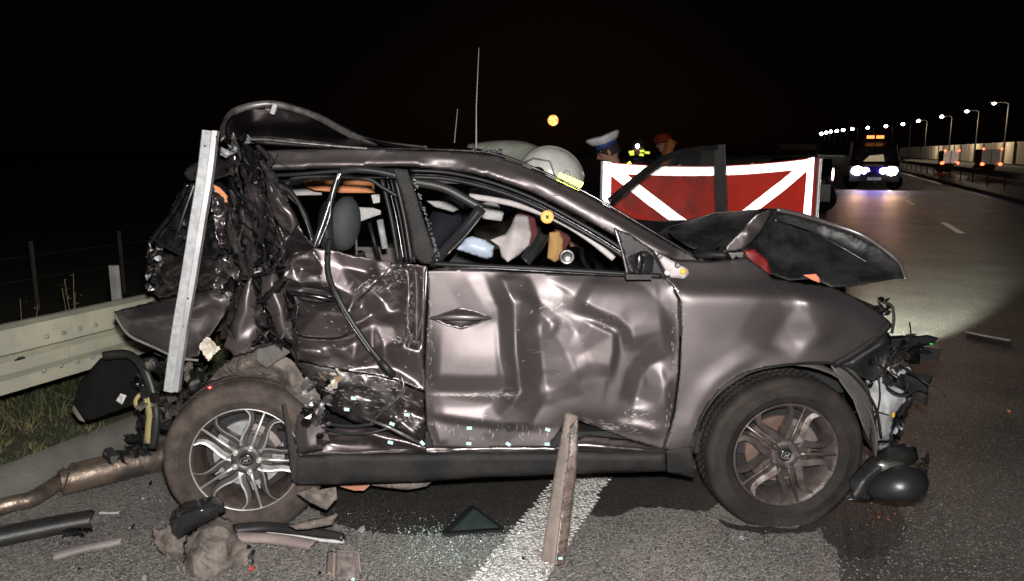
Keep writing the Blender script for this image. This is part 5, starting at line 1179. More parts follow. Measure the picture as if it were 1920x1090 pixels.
MB().box(P(472, 1066, 2.72), (.012, .01, .01), Matrix.Rotation(.5, 3, 'Y')).build('red_fragment', bpy.data.materials['red_lens']); tag(bpy.data.objects['red_fragment'], 'tiny red plastic fragment at the right edge of the crumpled muddy liner', 'fragment')
tag(clump('dark_clip_scrap', 468, 1040, 2.78, 14, 40, 8, [BLACKP, TRIM], None, 61, .01, (4, 9)), 'small dark clip scrap hanging at the right side of the crumpled liner', 'scrap')
# felt pieces right of rear wheel
tag(panel('felt_scrap', [(555, 925, 0), (585, 912, 0), (600, 918, 0), (630, 914, 0), (632, 935, 0), (612, 957, -.02), (596, 950, -.02), (575, 940, -.01)], [[(575, 925, -.03), (600, 935, -.04)]], LINER, None, step=4, smooth=2, Y0=3.0, rand=(6, .01)),
    'folded grey felt scrap sticking out right of the rear tyre under the sill', 'felt scrap')
tag(panel('torn_wedge', [(540, 985, 0), (580, 975, 0), (634, 963, 0), (624, 984, -.01), (580, 992, -.02), (556, 994, -.02)], [[(560, 984, -.02), (620, 970, -.02)]], LINER, None, step=4, smooth=1, Y0=2.96),
    'flat torn brownish wedge on the tarmac just right of the rear tyre', 'torn scrap')
tag(panel('orange_board', [(636, 912, 0), (696, 908, 0), (682, 920, -.02), (664, 920, -.02)], [], mat('faded_orange_board', (.36, .16, .10), .7), None, step=4, Y0=3.26), 'faded orange board edge under the sill near the rear wheel', 'board')
tag(panel('felt_flap', [(696, 910, 0), (760, 902, 0), (818, 898, 0), (800, 912, 0), (764, 919, -.02), (720, 914, 0)], [[(745, 904, -.02), (764, 916, -.03)]], LINER, None, step=4, Y0=3.24, rand=(5, .01)), 'creased grey flap hanging under the middle of the sill', 'felt scrap')
# quarter light on the ground
qa = [G(834, 1006), G(886, 963), G(943, 998)]; qa = [q+Vector((0, 0, .01)) for q in qa]; qa[1].z = .03
qg = empty('quarter_window', (qa[0]+qa[1]+qa[2])/3-Vector((0, 0, .02)), 'small triangular quarter window in black rubber frame lying on the tarmac among glass crumbs', 'car window')
for i, w in ((0, .028), (1, .012), (2, .022)):
    MB().sweep([qa[i], qa[(i+1) % 3]], rect(w, .014), updir=(0, 0, 1)).build('frame_bar', RUBBER, qg)
obj('pane', qa, [(0, 1, 2)], DGLASS, qg, thick=.004)
# hanging boot carpet with label, strap
bc = panel('boot_carpet', [(133, 770, .0), (150, 715, 0), (188, 672, .05), (250, 664, .05), (272, 690, .02), (292, 730, 0), (288, 742, 0), (258, 757, -.01), (168, 789, -.03), (148, 786, -.02)], [[(160, 780, -.04), (170, 710, -.02)], [(200, 700, .02), (240, 730, 0)]], CARPET, None, step=6, smooth=3, Y0=3.62, rand=(6, .008), thick=.008)
tag(bc, 'black boot floor carpet with a white sticker hanging out below the torn tail', 'car carpet')
panel('carpet_edge', [(133, 770, 0), (138, 760, 0), (160, 792, -.02), (148, 788, -.02)], [], LINER, bc, Y0=3.60)
lb = panel('sticker', [(217, 752, 0), (226, 738, 0), (237, 742, 0), (229, 759, 0)], [], mat('white_sticker', (.62, .6, .58), .6), bc, step=3, Y0=3.585)
mb = MB()
for k in range(5):
    t = k/5; mb.tube(PP((220+9*t*0+1+ (5-k)*1.3, 752-2.6*k+1, 3.578), (228-0+(k-2)*1.2+1, 756-2.6*k+0, 3.578)), .0009, 4)
mb.build('sticker_print', DARKIN, lb)
stp = smoothpath(PP((262, 740, 3.42), (254, 752, 3.41), (258, 764, 3.41), (272, 756, 3.41), (270, 742, 3.42), (262, 738, 3.42)), 5); mb = MB().sweep(stp, rect(.018, .004))
mb.sweep(smoothpath(PP((274, 745, 3.42), (280, 775, 3.41), (278, 800, 3.40), (276, 832, 3.39)), 5), rect(.026, .004)); tag(mb.build('yellow_strap', YSTRAP, smooth=True), 'dull yellow looped strap hanging from the torn tail beside the rear wheel', 'strap')
tag(clump('black_scrap', 215, 855, 3.55, 50, 16, 5, [BLACKP, GLOSSB], None, 71, .03, (10, 20)), 'small black scrap lying in the gutter behind the silencer', 'scrap')
tag(clump('black_shards', 258, 815, 3.6, 36, 70, 14, [GLOSSB, BLACKP], None, 72, .05, (10, 22)), 'cluster of black plastic shards below the boot carpet beside the yellow strap', 'scrap')
# fallen mirror-like shell and cover in front of the front wheel
fs = tag(panel('bumper_shell', [(1600, 935, 0), (1590, 900, .05), (1625, 862, .1), (1660, 840, .12), (1695, 832, .12), (1718, 838, .12), (1722, 862, .1), (1700, 880, .08), (1660, 905, .03), (1630, 938, 0)], [[(1620, 900, .0), (1665, 862, .02), (1705, 850, .04)]], BLACKP, None, step=5, smooth=3, Y0=3.12, rand=(8, .012), thick=.006, fine=.004), 'torn black bumper shell lying against the front tyre, tip towards the road', 'bumper piece')
mb = MB().sweep([P(1630+q*10.6, 925-q*2.6+abs(q-5)*.6, 3.06-.012*q+.0012*q*q) for q in range(11)], [(.5*math.cos(t)*(1.0 if math.cos(t) > 0 else .8), .55*math.sin(t)) for t in [6.2832*k/16 for k in range(16)]], scales=[.035, .075, .105, .128, .145, .155, .160, .158, .145, .115, .05])
tag(mb.build('mirror_cap', mat('dark_mirror_cap', (.014, .014, .015), .38, bump=.1), smooth=True), 'rounded glossy black mirror cap lying on the tarmac right of the front wheel', 'mirror cap')
mb = MB().ell(P(1685, 888, 3.16), (.11, .03, .05), 20, 12, Matrix.Rotation(R(22), 3, 'Y')); tag(mb.build('chrome_shell', mat('smoked_chrome', (.5, .5, .45), .25, .9), smooth=True), 'shiny rim of a broken lamp shell behind the black mirror cap', 'lamp piece')
tag(clump('torn_clip', 1732, 870, 3.15, 16, 50, 8, [BLACKP], None, 73, .02, (5, 11)), 'ragged black clip sticking out beside the mirror cap', 'scrap')
mb = MB()
pp = smoothpath([G(1590, 937, .01), G(1612, 935, .02), G(1628, 938, .015), G(1650, 928, .02)], 4); mb.tube(pp, .004, 5); tag(mb.build('bright_wire', STEEL, smooth=True), 'short bright bent wire on the ground between the front tyre and the mirror cap', 'wire')
# amber reflection under mirror cap, built as coloured crumbs
def crumbs(nm, n, poly, m, lab, cat, size=(.003, .008), seed=0, gauss=None):
    rg = random.Random(seed); mb = MB(); xs = [p[0] for p in poly]; ys = [p[1] for p in poly]; k = 0; tries = 0
    while k < n and tries < n*30:
        tries += 1
        if gauss: x = rg.gauss(gauss[0], gauss[2]); y = rg.gauss(gauss[1], gauss[3])
        else: x = rg.uniform(min(xs), max(xs)); y = rg.uniform(min(ys), max(ys))
        if not inside(poly, np.array([x]), np.array([y]))[0]: continue
        s = rg.uniform(*size); g_ = G(x, y, .006+s*.4); c = [g_+Vector((rg.uniform(-s, s), rg.uniform(-s, s), -s*.4)) for _ in range(3)]+[g_+Vector((0, 0, s*.6))]
        mb.add(c, [(0, 1, 2), (0, 3, 1), (1, 3, 2), (2, 3, 0)]); k += 1
    return tag(mb.build(nm, m), lab, cat, kind='stuff')
AMB = mat('amber_lens', (.8, .25, .04), .3)
crumbs('amber_reflection_crumbs', 60, [(1590, 925), (1700, 925), (1700, 1010), (1590, 1010)], AMB, 'amber crumbs standing for a reflection on the dark patch below the mirror cap', 'lens crumbs', (.0012, .004), 1, (1645, 948, 16, 18))
GC = mat('green_glass_crumbs', (.33, .40, .37), .15, spec=1., col2=(.07, .10, .09), ns=80)
crumbs('glass_crumbs', 2600, [(745, 985), (1010, 985), (960, 1030), (940, 1100), (720, 1100)], GC, 'greenish safety glass crumbs spread around the quarter window on the tarmac', 'glass crumbs', (.0025, .006), 2, (870, 1022, 95, 32))
WC = mat('white_grit', (.50, .50, .48), .3, col2=(.25, .25, .24), ns=90)
crumbs('scattered_grit', 2600, [(230, 930), (1500, 1000), (1500, 1100), (60, 1100), (60, 1000)], WC, 'fine pale glass grit scattered over the tarmac in front of the car', 'grit', (.0012, .004), 3)
crumbs('scattered_grit', 500, [(1500, 980), (1900, 700), (1915, 1090), (1400, 1090)], WC, 'sparse pale grit on the open tarmac right of the front wheel', 'grit', (.001, .003), 4)
crumbs('black_crumbs', 420, [(60, 930), (1500, 900), (1500, 1100), (60, 1100)], BLACKP, 'tiny black plastic crumbs scattered over the tarmac around the car', 'plastic crumbs', (.002, .007), 9)
crumbs('black_crumbs', 120, [(1500, 900), (1900, 640), (1915, 1090), (1500, 1090)], BLACKP, 'few tiny dark crumbs on the open road right of the front wheel', 'plastic crumbs', (.002, .006), 10)
# countable fragments
fl = [(678, 995, 16, WHITEP, 'bent white plastic shard on the wet patch edge in front of the sill'), (248, 990, 16, BLACKP, 'dark torn leaf shaped scrap below the silencer'), (283, 908, 8, BLACKP, 'small black square chip beside the silencer end'), (268, 936, 6, WHITEP, 'tiny white chip left of the rear tyre'),
      (945, 1031, 8, BLACKP, 'small black chip lying on the left side of the white line'), (983, 1050, 10, BLACKP, 'thin black sliver on the white line left of the trim plank'), (846, 1084, 9, BLACKP, 'black chip at the bottom edge left of the white line'), (600, 1078, 12, BLACKP, 'black block scrap left of the torn trim end'),
      (1390, 1010, 11, WHITEP, 'pale chip on the tarmac below the front tyre'), (1218, 975, 7, BLACKP, 'dark chip on the tarmac between the white line and the front tyre'), (1893, 773, 8, AMB, 'tiny amber and white lamp chip at the right edge of the road'), (1765, 948, 9, PINKG, 'thin pale sliver on the tarmac right of the mirror cap'),
      (270, 1086, 14, WHITEP, 'flat white scrap at the bottom edge left of the crumpled liner'), (1250, 1045, 6, BLUEP, 'tiny blue chip on the tarmac right of the trim plank'), (148, 1068, 8, BLACKP, 'small dark lump below the grey moulded strip'), (1068, 1080, 9, WHITEP, 'small pale shard beside the foot of the trim plank')]
for i, (x, y, s, m_, lb_) in enumerate(fl):
    g_ = G(x, y); Y_ = g_.y-.01; rg = random.Random(i)
    o = clump('fragment', x, y-1, Y_, s*.3, 1, 1, [m_], None, 80+i, .004, (s*.4, s*.8)); tag(o, lb_, 'fragment')

# ================================================================== ACCIDENT SCREEN
def retro(name, col):
    """retroreflective tape: throws light back to where it came from, plus a diffuse base"""
    m = bpy.data.materials.new(name); m.use_nodes = True; t = m.node_tree; b = t.nodes['Principled BSDF']
    b.inputs['Base Color'].default_value = (*[c*.8 for c in col], 1); b.inputs['Roughness'].default_value = .8
    g_ = t.nodes.new('ShaderNodeBsdfGlossy'); g_.inputs['Roughness'].default_value = .42; g_.inputs['Color'].default_value = (*col, 1)
    ge = t.nodes.new('ShaderNodeNewGeometry'); t.links.new(ge.outputs['Incoming'], g_.inputs['Normal'])
    mx_ = t.nodes.new('ShaderNodeMixShader'); mx_.inputs[0].default_value = .72
    t.links.new(b.outputs[0], mx_.inputs[1]); t.links.new(g_.outputs[0], mx_.inputs[2])
    t.links.new(mx_.outputs[0], t.nodes['Material Output'].inputs['Surface']); return m
RETW = retro('reflective_white', (1, 1, 1)); RETY = retro('reflective_yellow', (.85, 1, .12))
REDC = mat('red_screen_cloth', (.85, .055, .032), .7, col2=(.7, .04, .022), ns=2)
sL = P(1130, 303, 6.6); sR = P(1527, 295, 7.1); sF = P(1541, 298, 6.55)
scr = empty('privacy_screen', (sL.x, sL.y, 0), 'red accident privacy screen with white reflective cross stripes standing behind the bonnet', 'privacy screen')
HT = sL.z; zb = .12
def sheet(a, b, za, zb_, sag, m, nm, off=0., n=24, rows=14):
    V = []; F = []
    nrm = (b-a).cross(Vector((0, 0, 1))).normalized(); nrm = nrm if nrm.y < 0 else -nrm
    for i in range(n+1):
        for j in range(rows+1):
            u = i/n; v = j/rows; top = a.z+(b.z-a.z)*u - sag*4*u*(1-u); z = zb_+(top-zb_)*v
            p = a.lerp(b, u); V.append(Vector((p.x, p.y, z))+nrm*(off+.045*math.sin(u*13+v*2.5+math.sin(u*31)*.7)*(1-v*.6)*sag*7))
    for i in range(n):
        for j in range(rows): F.append((i*(rows+1)+j, (i+1)*(rows+1)+j, (i+1)*(rows+1)+j+1, i*(rows+1)+j+1))
    return obj(nm, V, F, m, scr, smooth=True)
sheet(sL, sR, 0, zb, .055, REDC, 'screen_cloth')
sheet(sR, Vector((sF.x, sF.y, sF.z)), 0, zb, .0, REDC, 'screen_cloth', n=4)
def stripe(a, b, uv0, uv1, w, sag, nm='reflective_stripe', n=24):
    V = []; F = []; nrm = (b-a).cross(Vector((0, 0, 1))).normalized(); nrm = nrm if nrm.y < 0 else -nrm; Lh = (Vector((a.x, a.y, 0))-Vector((b.x, b.y, 0))).length
    d2 = Vector(((uv1[0]-uv0[0])*Lh, (uv1[1]-uv0[1])*HT)).normalized(); pv = Vector((-d2.y, d2.x))*w/2
    for i in range(n+1):
        t = i/n
        for s_ in (-1, 1):
            u = uv0[0]+(uv1[0]-uv0[0])*t+s_*pv.x/Lh; v = uv0[1]+(uv1[1]-uv0[1])*t+s_*pv.y/HT; u = min(max(u, 0), 1); v = min(max(v, 0), 1)
            top = a.z+(b.z-a.z)*u-sag*4*u*(1-u); z = zb+(top-zb)*v; p = a.lerp(b, u)
            V.append(Vector((p.x, p.y, z))+nrm*(.006+.045*math.sin(u*13+v*2.5+math.sin(u*31)*.7)*(1-v*.6)*sag*7))
    for i in range(n): F.append((2*i, 2*i+1, 2*i+3, 2*i+2))
    return obj(nm, V, F, RETW, scr, smooth=True)
stripe(sL, sR, (0, .965), (1, .965), .085, .055)
stripe(sL, sR, (.019, 0), (.019, 1), .075, .055)
stripe(sL, sR, (.965, 0), (.985, 1), .085, .055)
stripe(sL, sR, (.03, .97), (.97, .05), .10, .055); stripe(sL, sR, (.97, .97), (.03, .05), .10, .055)
stripe(sR, sF, (.9, 0), (.9, 1), .06, 0)
for p in (sL, sR, sF): MB().tube([(p.x, p.y+.03, 0), (p.x, p.y+.03, p.z)], .014, 8).build('support_pole', ALU, scr)
for t in (.35, .7):
    p = sL.lerp(sR, t); MB().tube([(p.x, p.y+.03, 0), (p.x, p.y+.03, p.z-.04)], .014, 8).build('support_pole', ALU, scr)

# ================================================================== PEOPLE
SKIN = mat('skin', (.42, .24, .18), .55, col2=(.36, .19, .14), ns=20)
HAIR = mat('short_dark_hair', (.02, .014, .010), .7, bump=.6, bs=150)
NAVY = mat('navy_uniform', (.012, .014, .025), .8, bump=.3, bs=60)
KHAKI = mat('pale_khaki_turnout_cloth', (.30, .31, .26), .85, col2=(.22, .23, .19), ns=14, bump=.4, bs=60)
def skin_body(nm, J, E, m, parent, sub=2):
    """J name->(x,y,z,r); continuous skinned body"""
    names = list(J); me = bpy.data.meshes.new(nm)
    off = wloc(parent); me.from_pydata([tuple(Vector(J[k][:3])-off) for k in names], [(names.index(a), names.index(b)) for a, b in E], [])
    o = bpy.data.objects.new(nm, me); COL.objects.link(o); o.parent = parent; me.materials.append(m)
    md = o.modifiers.new('skin', 'SKIN'); md.use_smooth_shade = True
    for i, k in enumerate(names):
        r = J[k][3]; me.skin_vertices[0].data[i].radius = (r, r if len(J[k]) < 5 else J[k][4])
    me.skin_vertices[0].data[names.index('pelvis')].use_root = True
    s = o.modifiers.new('sub', 'SUBSURF'); s.levels = sub; s.render_levels = sub
    return o
def head(parent, c, M, hair=True, sc=1.):
    """head facing local +X, up +Z, nose eyes mouth ears"""
    mb = MB(); n, m_ = 40, 30
    V = []; F = []
    for j in range(m_+1):
        ph = math.pi*j/m_
        for k in range(n):
            an = 2*math.pi*k/n; x = math.sin(ph)*math.cos(an); y = math.sin(ph)*math.sin(an); z = math.cos(ph)
            X = .098*x; Y_ = .076*y; Z = .118*z
            if z < 0: Y_ *= 1-.35*(-z)**1.2; X = X*(1-.25*(-z)**1.5)+(.02*(-z) if x > 0 else .01*(-z))
            f = max(0, x)
            g2 = lambda cy, cz, sy, sz: math.exp(-((Y_-cy)/sy)**2-((Z-cz)/sz)**2)*f
            X += .030*g2(0, -.022, .011, .016)+.016*g2(0, .0, .008, .022)+.007*g2(0, .025, .05, .010)
            X -= .010*(g2(.031, .004, .014, .012)+g2(-.031, .004, .014, .012))
            X += .009*g2(0, -.055, .022, .006)+.008*g2(0, -.068, .02, .006)-.004*g2(0, -.0615, .025, .003)+.010*g2(0, -.098, .022, .014)
            V.append(Vector((X, Y_, Z)))
    for j in range(m_):
        for k in range(n): F.append((j*n+k, (j+1)*n+k, (j+1)*n+(k+1) % n, j*n+(k+1) % n))
    mb.add(V, F)
    for s_ in (-1, 1): mb.ell((-.005, s_*.077, -.008), (.018, .008, .031), 10, 8, Matrix.Rotation(s_*.3, 3, 'Z'))
    mb.map(lambda v: c+M @ (v*sc)); h = mb.build('head', SKIN, parent, smooth=True)
    eb = MB()
    for s_ in (-1, 1): eb.ell((.083, s_*.031, .003), (.011, .013, .008), 8, 6)
    eb.map(lambda v: c+M @ (v*sc)); eb.build('eyes', DARKIN, h)
    bw = MB()
    for s_ in (-1, 1): bw.tube([(.094, s_*.014, .024), (.092, s_*.034, .029), (.080, s_*.05, .022)], .0035, 5)
    bw.map(lambda v: c+M @ (v*sc)); bw.build('eyebrows', HAIR, h)
    if hair:
        hb = MB(); V = []; F = []
        for j in range(13):
            ph = math.pi*.62*j/12
            for k in range(24):
                an = 2*math.pi*k/24; x = math.sin(ph)*math.cos(an); fr_ = max(0, math.cos(an)); q = ph*(1-.35*fr_)
                rz = math.cos(q); rx = math.sin(q)
                V.append(Vector((.104*rx*math.cos(an)-.004, .081*rx*math.sin(an), .122*rz+.002)))
        for j in range(12):
            for k in range(24): F.append((j*24+k, (j+1)*24+k, (j+1)*24+(k+1) % 24, j*24+(k+1) % 24))
        hb.add(V, F); hb.map(lambda v: c+M @ (v*sc)); hb.build('hair', HAIR, h, smooth=True, thick=.004)
    return h
def standing(o, x, y, h, face, arms='down'):
    """joints of a standing figure, face = heading angle of front"""
    s = h/1.78; f = Vector((math.cos(face), math.sin(face), 0)); l = Vector((-math.sin(face), math.cos(face), 0)); b = Vector((x, y, 0))
    def q(fw, lf, z, r): p = b+f*fw*s+l*lf*s; return (p.x, p.y, z*s, r*s)
    J = dict(pelvis=q(0, 0, .95, .15), waist=q(.0, 0, 1.08, .14), chest=q(.0, 0, 1.28, .17), neckb=q(.0, 0, 1.46, .085), neck=q(.02, 0, 1.53, .058),
        hipL=q(0, .1, .9, .10), kneeL=q(.02, .11, .5, .065), ankL=q(-.01, .12, .09, .048), toeL=q(.16, .14, .05, .04), hipR=q(0, -.1, .9, .10), kneeR=q(.02, -.11, .5, .065), ankR=q(-.01, -.12, .09, .048), toeR=q(.16, -.14, .05, .04),
        shL=q(0, .19, 1.42, .075), elL=q(-.02, .25, 1.13, .048), wrL=q(.12, .24, .92, .033), haL=q(.18, .22, .86, .03), shR=q(0, -.19, 1.42, .075), elR=q(-.02, -.25, 1.13, .048), wrR=q(.12, -.24, .92, .033), haR=q(.18, -.22, .86, .03))
    if arms == 'front':
        for k in 'LR': 
            s_ = 1 if k == 'L' else -1; J['wr'+k] = q(.30, s_*.10, 1.12, .033); J['ha'+k] = q(.38, s_*.07, 1.13, .03)
    E = [('pelvis', 'waist'), ('waist', 'chest'), ('chest', 'neckb'), ('neckb', 'neck')]
    for k in 'LR': E += [('pelvis', 'hip'+k), ('hip'+k, 'knee'+k), ('knee'+k, 'ank'+k), ('ank'+k, 'toe'+k), ('chest', 'sh'+k), ('sh'+k, 'el'+k), ('el'+k, 'wr'+k), ('wr'+k, 'ha'+k)]
    return J, E
def hand(parent, w, d, m, sc=1.):
    """palm with five fingers, at wrist w pointing along d"""
    d = Vector(d).normalized(); s = d.cross(Vector((0, 0, 1))).normalized(); u = s.cross(d); w = Vector(w)
    mb = MB().sweep([w, w+d*.05, w+d*.09], rnd(.075, .03, 8), updir=tuple(u))
    for k, (o_, L_) in enumerate(((-.03, .06), (-.01, .075), (.01, .07), (.03, .055))):
        a = w+d*.08+s*o_; mb.tube([a, a+d*L_*.5-u*.008, a+d*L_*.85-u*.03], [.009, .0085, .007], 6)
    a = w+d*.03+s*-.035; mb.tube([a, a+d*.03-s*.03, a+d*.06-s*.035-u*.01], [.011, .010, .008], 6)
    return mb.build('hand', m, parent, smooth=True)
# police officer behind the screen, looking down to the left
hc = P(1141, 284, 7.35); po = empty('person', (hc.x+.06, 7.35, 0), 'police officer in white topped peaked cap looking down behind the red screen', 'person')
J, E = standing(po, hc.x+.10, 7.35, (hc.z+.12), math.pi, 'front'); skin_body('body', J, E, NAVY, po)
for k in 'LR': hand(po, J['wr'+k][:3], (-1, 0, .1), SKIN)
Mh = Matrix.Rotation(math.pi, 3, 'Z') @ Matrix.Rotation(R(24), 3, 'Y') @ Matrix.Rotation(R(-8), 3, 'Z')
MB().tube([(J['neck'][0], J['neck'][1], J['neckb'][2]), hc+Vector((.03, 0, -.06))], [.062, .058], 12).build('neck', SKIN, po, smooth=True)
head(po, hc, Mh)
def HL(v): return hc+Mh @ Vector(v)
cap = empty('peaked_cap', HL((0, 0, .05)), parent=po)
def capm(mb): return mb.map(lambda v: HL(v))
capm(MB().lathe((0, 0, 0), [(.098, .045), (.103, .05), (.105, .080), (.104, .083)], 32, axis='Z')).build('cap_band', mat('blue_cap_band', (.03, .05, .25), .7), cap, smooth=True)
V = []; F = []; n = 32; prof = [(.105, .078), (.128, .088), (.150, .118), (.156, .138), (.146, .150), (.10, .156), (0, .156)]
for k in range(n):
    a = 6.2832*k/n
    for r_, h_ in prof:
        fx = math.cos(a); V.append(HL((r_*fx*1.02, r_*math.sin(a)*.96, h_+.028*max(0, fx)*(r_/.148)+.0*fx)))
m_ = len(prof)
for k in range(n):
    for j in range(m_-1): F.append((k*m_+j, ((k+1) % n)*m_+j, ((k+1) % n)*m_+j+1, k*m_+j+1))
obj('cap_top', V, F, mat('white_cap_cloth', (.72, .72, .74), .7), cap, smooth=True)
V = [HL((.1*math.cos(R(a)), .1*math.sin(R(a)), .048)) for a in range(-60, 61, 12)]+[HL((.1*math.cos(R(a))+.055*math.cos(R(a*1.45)), .104*math.sin(R(a)), .022)) for a in range(-60, 61, 12)]
F = [(i, i+1, i+12, i+11) for i in range(10)]; obj('visor', V, F, GLOSSB, cap, smooth=True, thick=.003)
MB().box(Vector((J['shL'][0]+.16, J['shL'][1]-.1, J['shL'][2]+.0)), (.01, .01, .01)) 
mb = MB().sweep([Vector((hc.x+.15, 7.12, hc.z-.10)), Vector((hc.x+.22, 7.12, hc.z-.2))], rect(.04, .01)); mb.build('reflective_epaulette', RETY, po)
# firefighter bent over the far side of the car, white helmet
hx = P(1036, 325, 4.95); ff = empty('person', (hx.x-.35, 5.45, 0), 'rescuer in white helmet and pale jacket bending down behind the car roof', 'person')
J = dict(pelvis=(hx.x-.85, 5.55, .98, .16), waist=(hx.x-.66, 5.5, 1.18, .16), chest=(hx.x-.34, 5.35, 1.42, .185), neckb=(hx.x-.14, 5.22, 1.44, .09), neck=(hx.x-.06, 5.14, 1.42, .06),
    hipL=(hx.x-.85, 5.65, .9, .1), kneeL=(hx.x-.7, 5.68, .5, .07), ankL=(hx.x-.8, 5.7, .09, .05), toeL=(hx.x-.64, 5.66, .05, .04), hipR=(hx.x-.88, 5.47, .9, .1), kneeR=(hx.x-.78, 5.4, .5, .07), ankR=(hx.x-.9, 5.4, .09, .05), toeR=(hx.x-.74, 5.36, .05, .04),
    shL=(hx.x-.25, 5.55, 1.36, .09), elL=(hx.x-.05, 5.55, 1.1, .06), wrL=(hx.x+.1, 5.3, 1.0, .045), haL=(hx.x+.16, 5.25, .98, .03), shR=(hx.x-.32, 5.18, 1.36, .09), elR=(hx.x-.15, 5.1, 1.12, .06), wrR=(hx.x+.02, 5.08, 1.05, .045), haR=(hx.x+.1, 5.06, 1.04, .03))
skin_body('body', J, E, NAVY, ff)
for k in 'LR': hand(ff, J['wr'+k][:3], (1, -.2, -.2), SKIN)
Mf = Matrix.Rotation(R(-12), 3, 'Z') @ Matrix.Rotation(R(50), 3, 'Y'); head(ff, hx+Vector((-.02, 0, -.04)), Mf, hair=False)
hm = empty('helmet', hx, parent=ff); HW = mat('white_helmet_shell', (.62, .62, .58), .3, coat=.3, col2=(.5, .5, .46), ns=8)
c0 = hx+Vector((-.0, .0, .0)); Rh = Matrix.Rotation(R(22), 3, 'Y')
V = []; F = []; n, m_ = 40, 24
for j in range(m_+1):
    ph = math.pi*.62*j/m_
    for k in range(n):
        an = 2*math.pi*k/n; x, y, z = math.sin(ph)*math.cos(an), math.sin(ph)*math.sin(an), math.cos(ph)
        rid = .010*math.exp(-(y/.12)**2)*(z > -.1); br = .02*max(0, (ph-1.6))*2
        v = Vector(((.195+rid+br)*x-.0, (.145+br)*y, (.155+rid)*z)); 
        V.append(c0+Rh @ v)
for j in range(m_):
    for k in range(n): F.append((j*n+k, (j+1)*n+k, (j+1)*n+(k+1) % n, j*n+(k+1) % n))
obj('helmet_shell', V, F, HW, hm, smooth=True, thick=.005)
MB().lathe((0, 0, 0), [(.0, -.008), (.04, -.006), (.05, .0), (.052, .01)], 22).map(lambda v: c0+Rh @ (v+Vector((-.09, -.145, -.045)))).build('ear_pivot', DARKIN, hm, smooth=True)
MB().tube([c0+Rh @ Vector((-.19, -.06, -.01)), c0+Rh @ Vector((-.15, -.115, .04)), c0+Rh @ Vector((-.05, -.14, .06)), c0+Rh @ Vector((.02, -.148, -.02))], .006, 6).build('visor_rail', mat('grey_seal', (.2, .2, .19), .6), hm, smooth=True)
V = []; F = []
for k in range(12):
    a = R(-82+k*14)
    for j in range(4): V.append(c0+Rh @ Vector(((.203+.006*j)*math.cos(a)*(1-.05*j), (.150+.006*j)*math.sin(a), .02-.035*j)))
for k in range(11):
    for j in range(3): F.append((k*4+j, (k+1)*4+j, (k+1)*4+j+1, k*4+j+1))
obj('reflective_front', V, F, RETY, hm, smooth=True, thick=.003)
mb = MB().tube([c0+Rh @ Vector((.055, -.140, .045)), c0+Rh @ Vector((.085, -.132, .05)), c0+Rh @ Vector((.10, -.131, .01)), c0+Rh @ Vector((.06, -.142, -.005)), c0+Rh @ Vector((.055, -.140, .045))], .0025, 5); mb.build('helmet_sticker', mat('sticker_line', (.15, .15, .14), .6), hm)
mb = MB().sweep(smoothpath([P(880, 292, 5.5), P(930, 286, 5.45), P(975, 287, 5.35), P(1010, 300, 5.2)], 5), rnd(.16, .3, 12)); mb.build('jacket_back', KHAKI, ff, smooth=True)
MB().ell(P(988, 276, 5.3), (.085, .07, .022), 14, 8, Matrix.Rotation(R(8), 3, 'Y')).build('jacket_collar', mat('yellow_green_collar', (.34, .36, .16), .8, bump=.5), ff, smooth=True)
# two more rescuers farther off in the dark
def far_person(px, py, Y, lab, mode, h=None):
    hp = P(px, py, Y); p = empty('person', (hp.x, Y, 0), lab, 'person'); J, E = standing(p, hp.x, Y, hp.z+.12, R(-100), 'front'); skin_body('body', J, E, NAVY, p, sub=1)
    head(p, hp, Matrix.Rotation(R(-100), 3, 'Z'))
    HM = mat('dark_red_helmet', (.25, .03, .02), .3) if mode else mat('black_helmet', (.03, .03, .03), .3)
    MB().lathe(hp+Vector((0, 0, .03)), [(.15, -.01), (.125, .0), (.12, .06), (.09, .11), (0, .13)], 20, axis='Z').build('helmet', HM, p, smooth=True)
    for k in 'LR': hand(p, J['wr'+k][:3], (0, -1, 0), SKIN)
    return p, hp, J
p, hp, J = far_person(1196, 278, 12.0, 'distant rescuer with bright head lamp and yellow reflective strips', 0)
MB().ell(hp+Vector((-.03, -.14, .03)), (.03, .02, .03), 10, 8).build('head_lamp', emat('lit_head_lamp', (.95, .98, 1), 14), p)
for (x0, y0, x1, y1) in ((1179, 286, 1189, 284), (1181, 290, 1189, 289), (1200, 284, 1208, 283), (1199, 290, 1207, 291), (1209, 286, 1218, 287)):
    MB().sweep([P(x0, y0, 11.68), P(x1, y1, 11.68)], rect(.035, .01)).build('reflective_strip', RETY, p)
p, hp, J = far_person(1243, 272, 10.6, 'distant rescuer with raised orange brown sleeve and dark red helmet', 1)
MB().sweep(smoothpath([Vector((hp.x-.02, 10.45, hp.z-.32)), Vector((hp.x+.03, 10.42, hp.z-.1)), Vector((hp.x+.09, 10.45, hp.z+.06))], 4), rnd(.13, .14, 8)).build('raised_orange_sleeve', mat('orange_brown_cloth', (.55, .18, .04), .8, col2=(.2, .07, .02), ns=30), p, smooth=True)

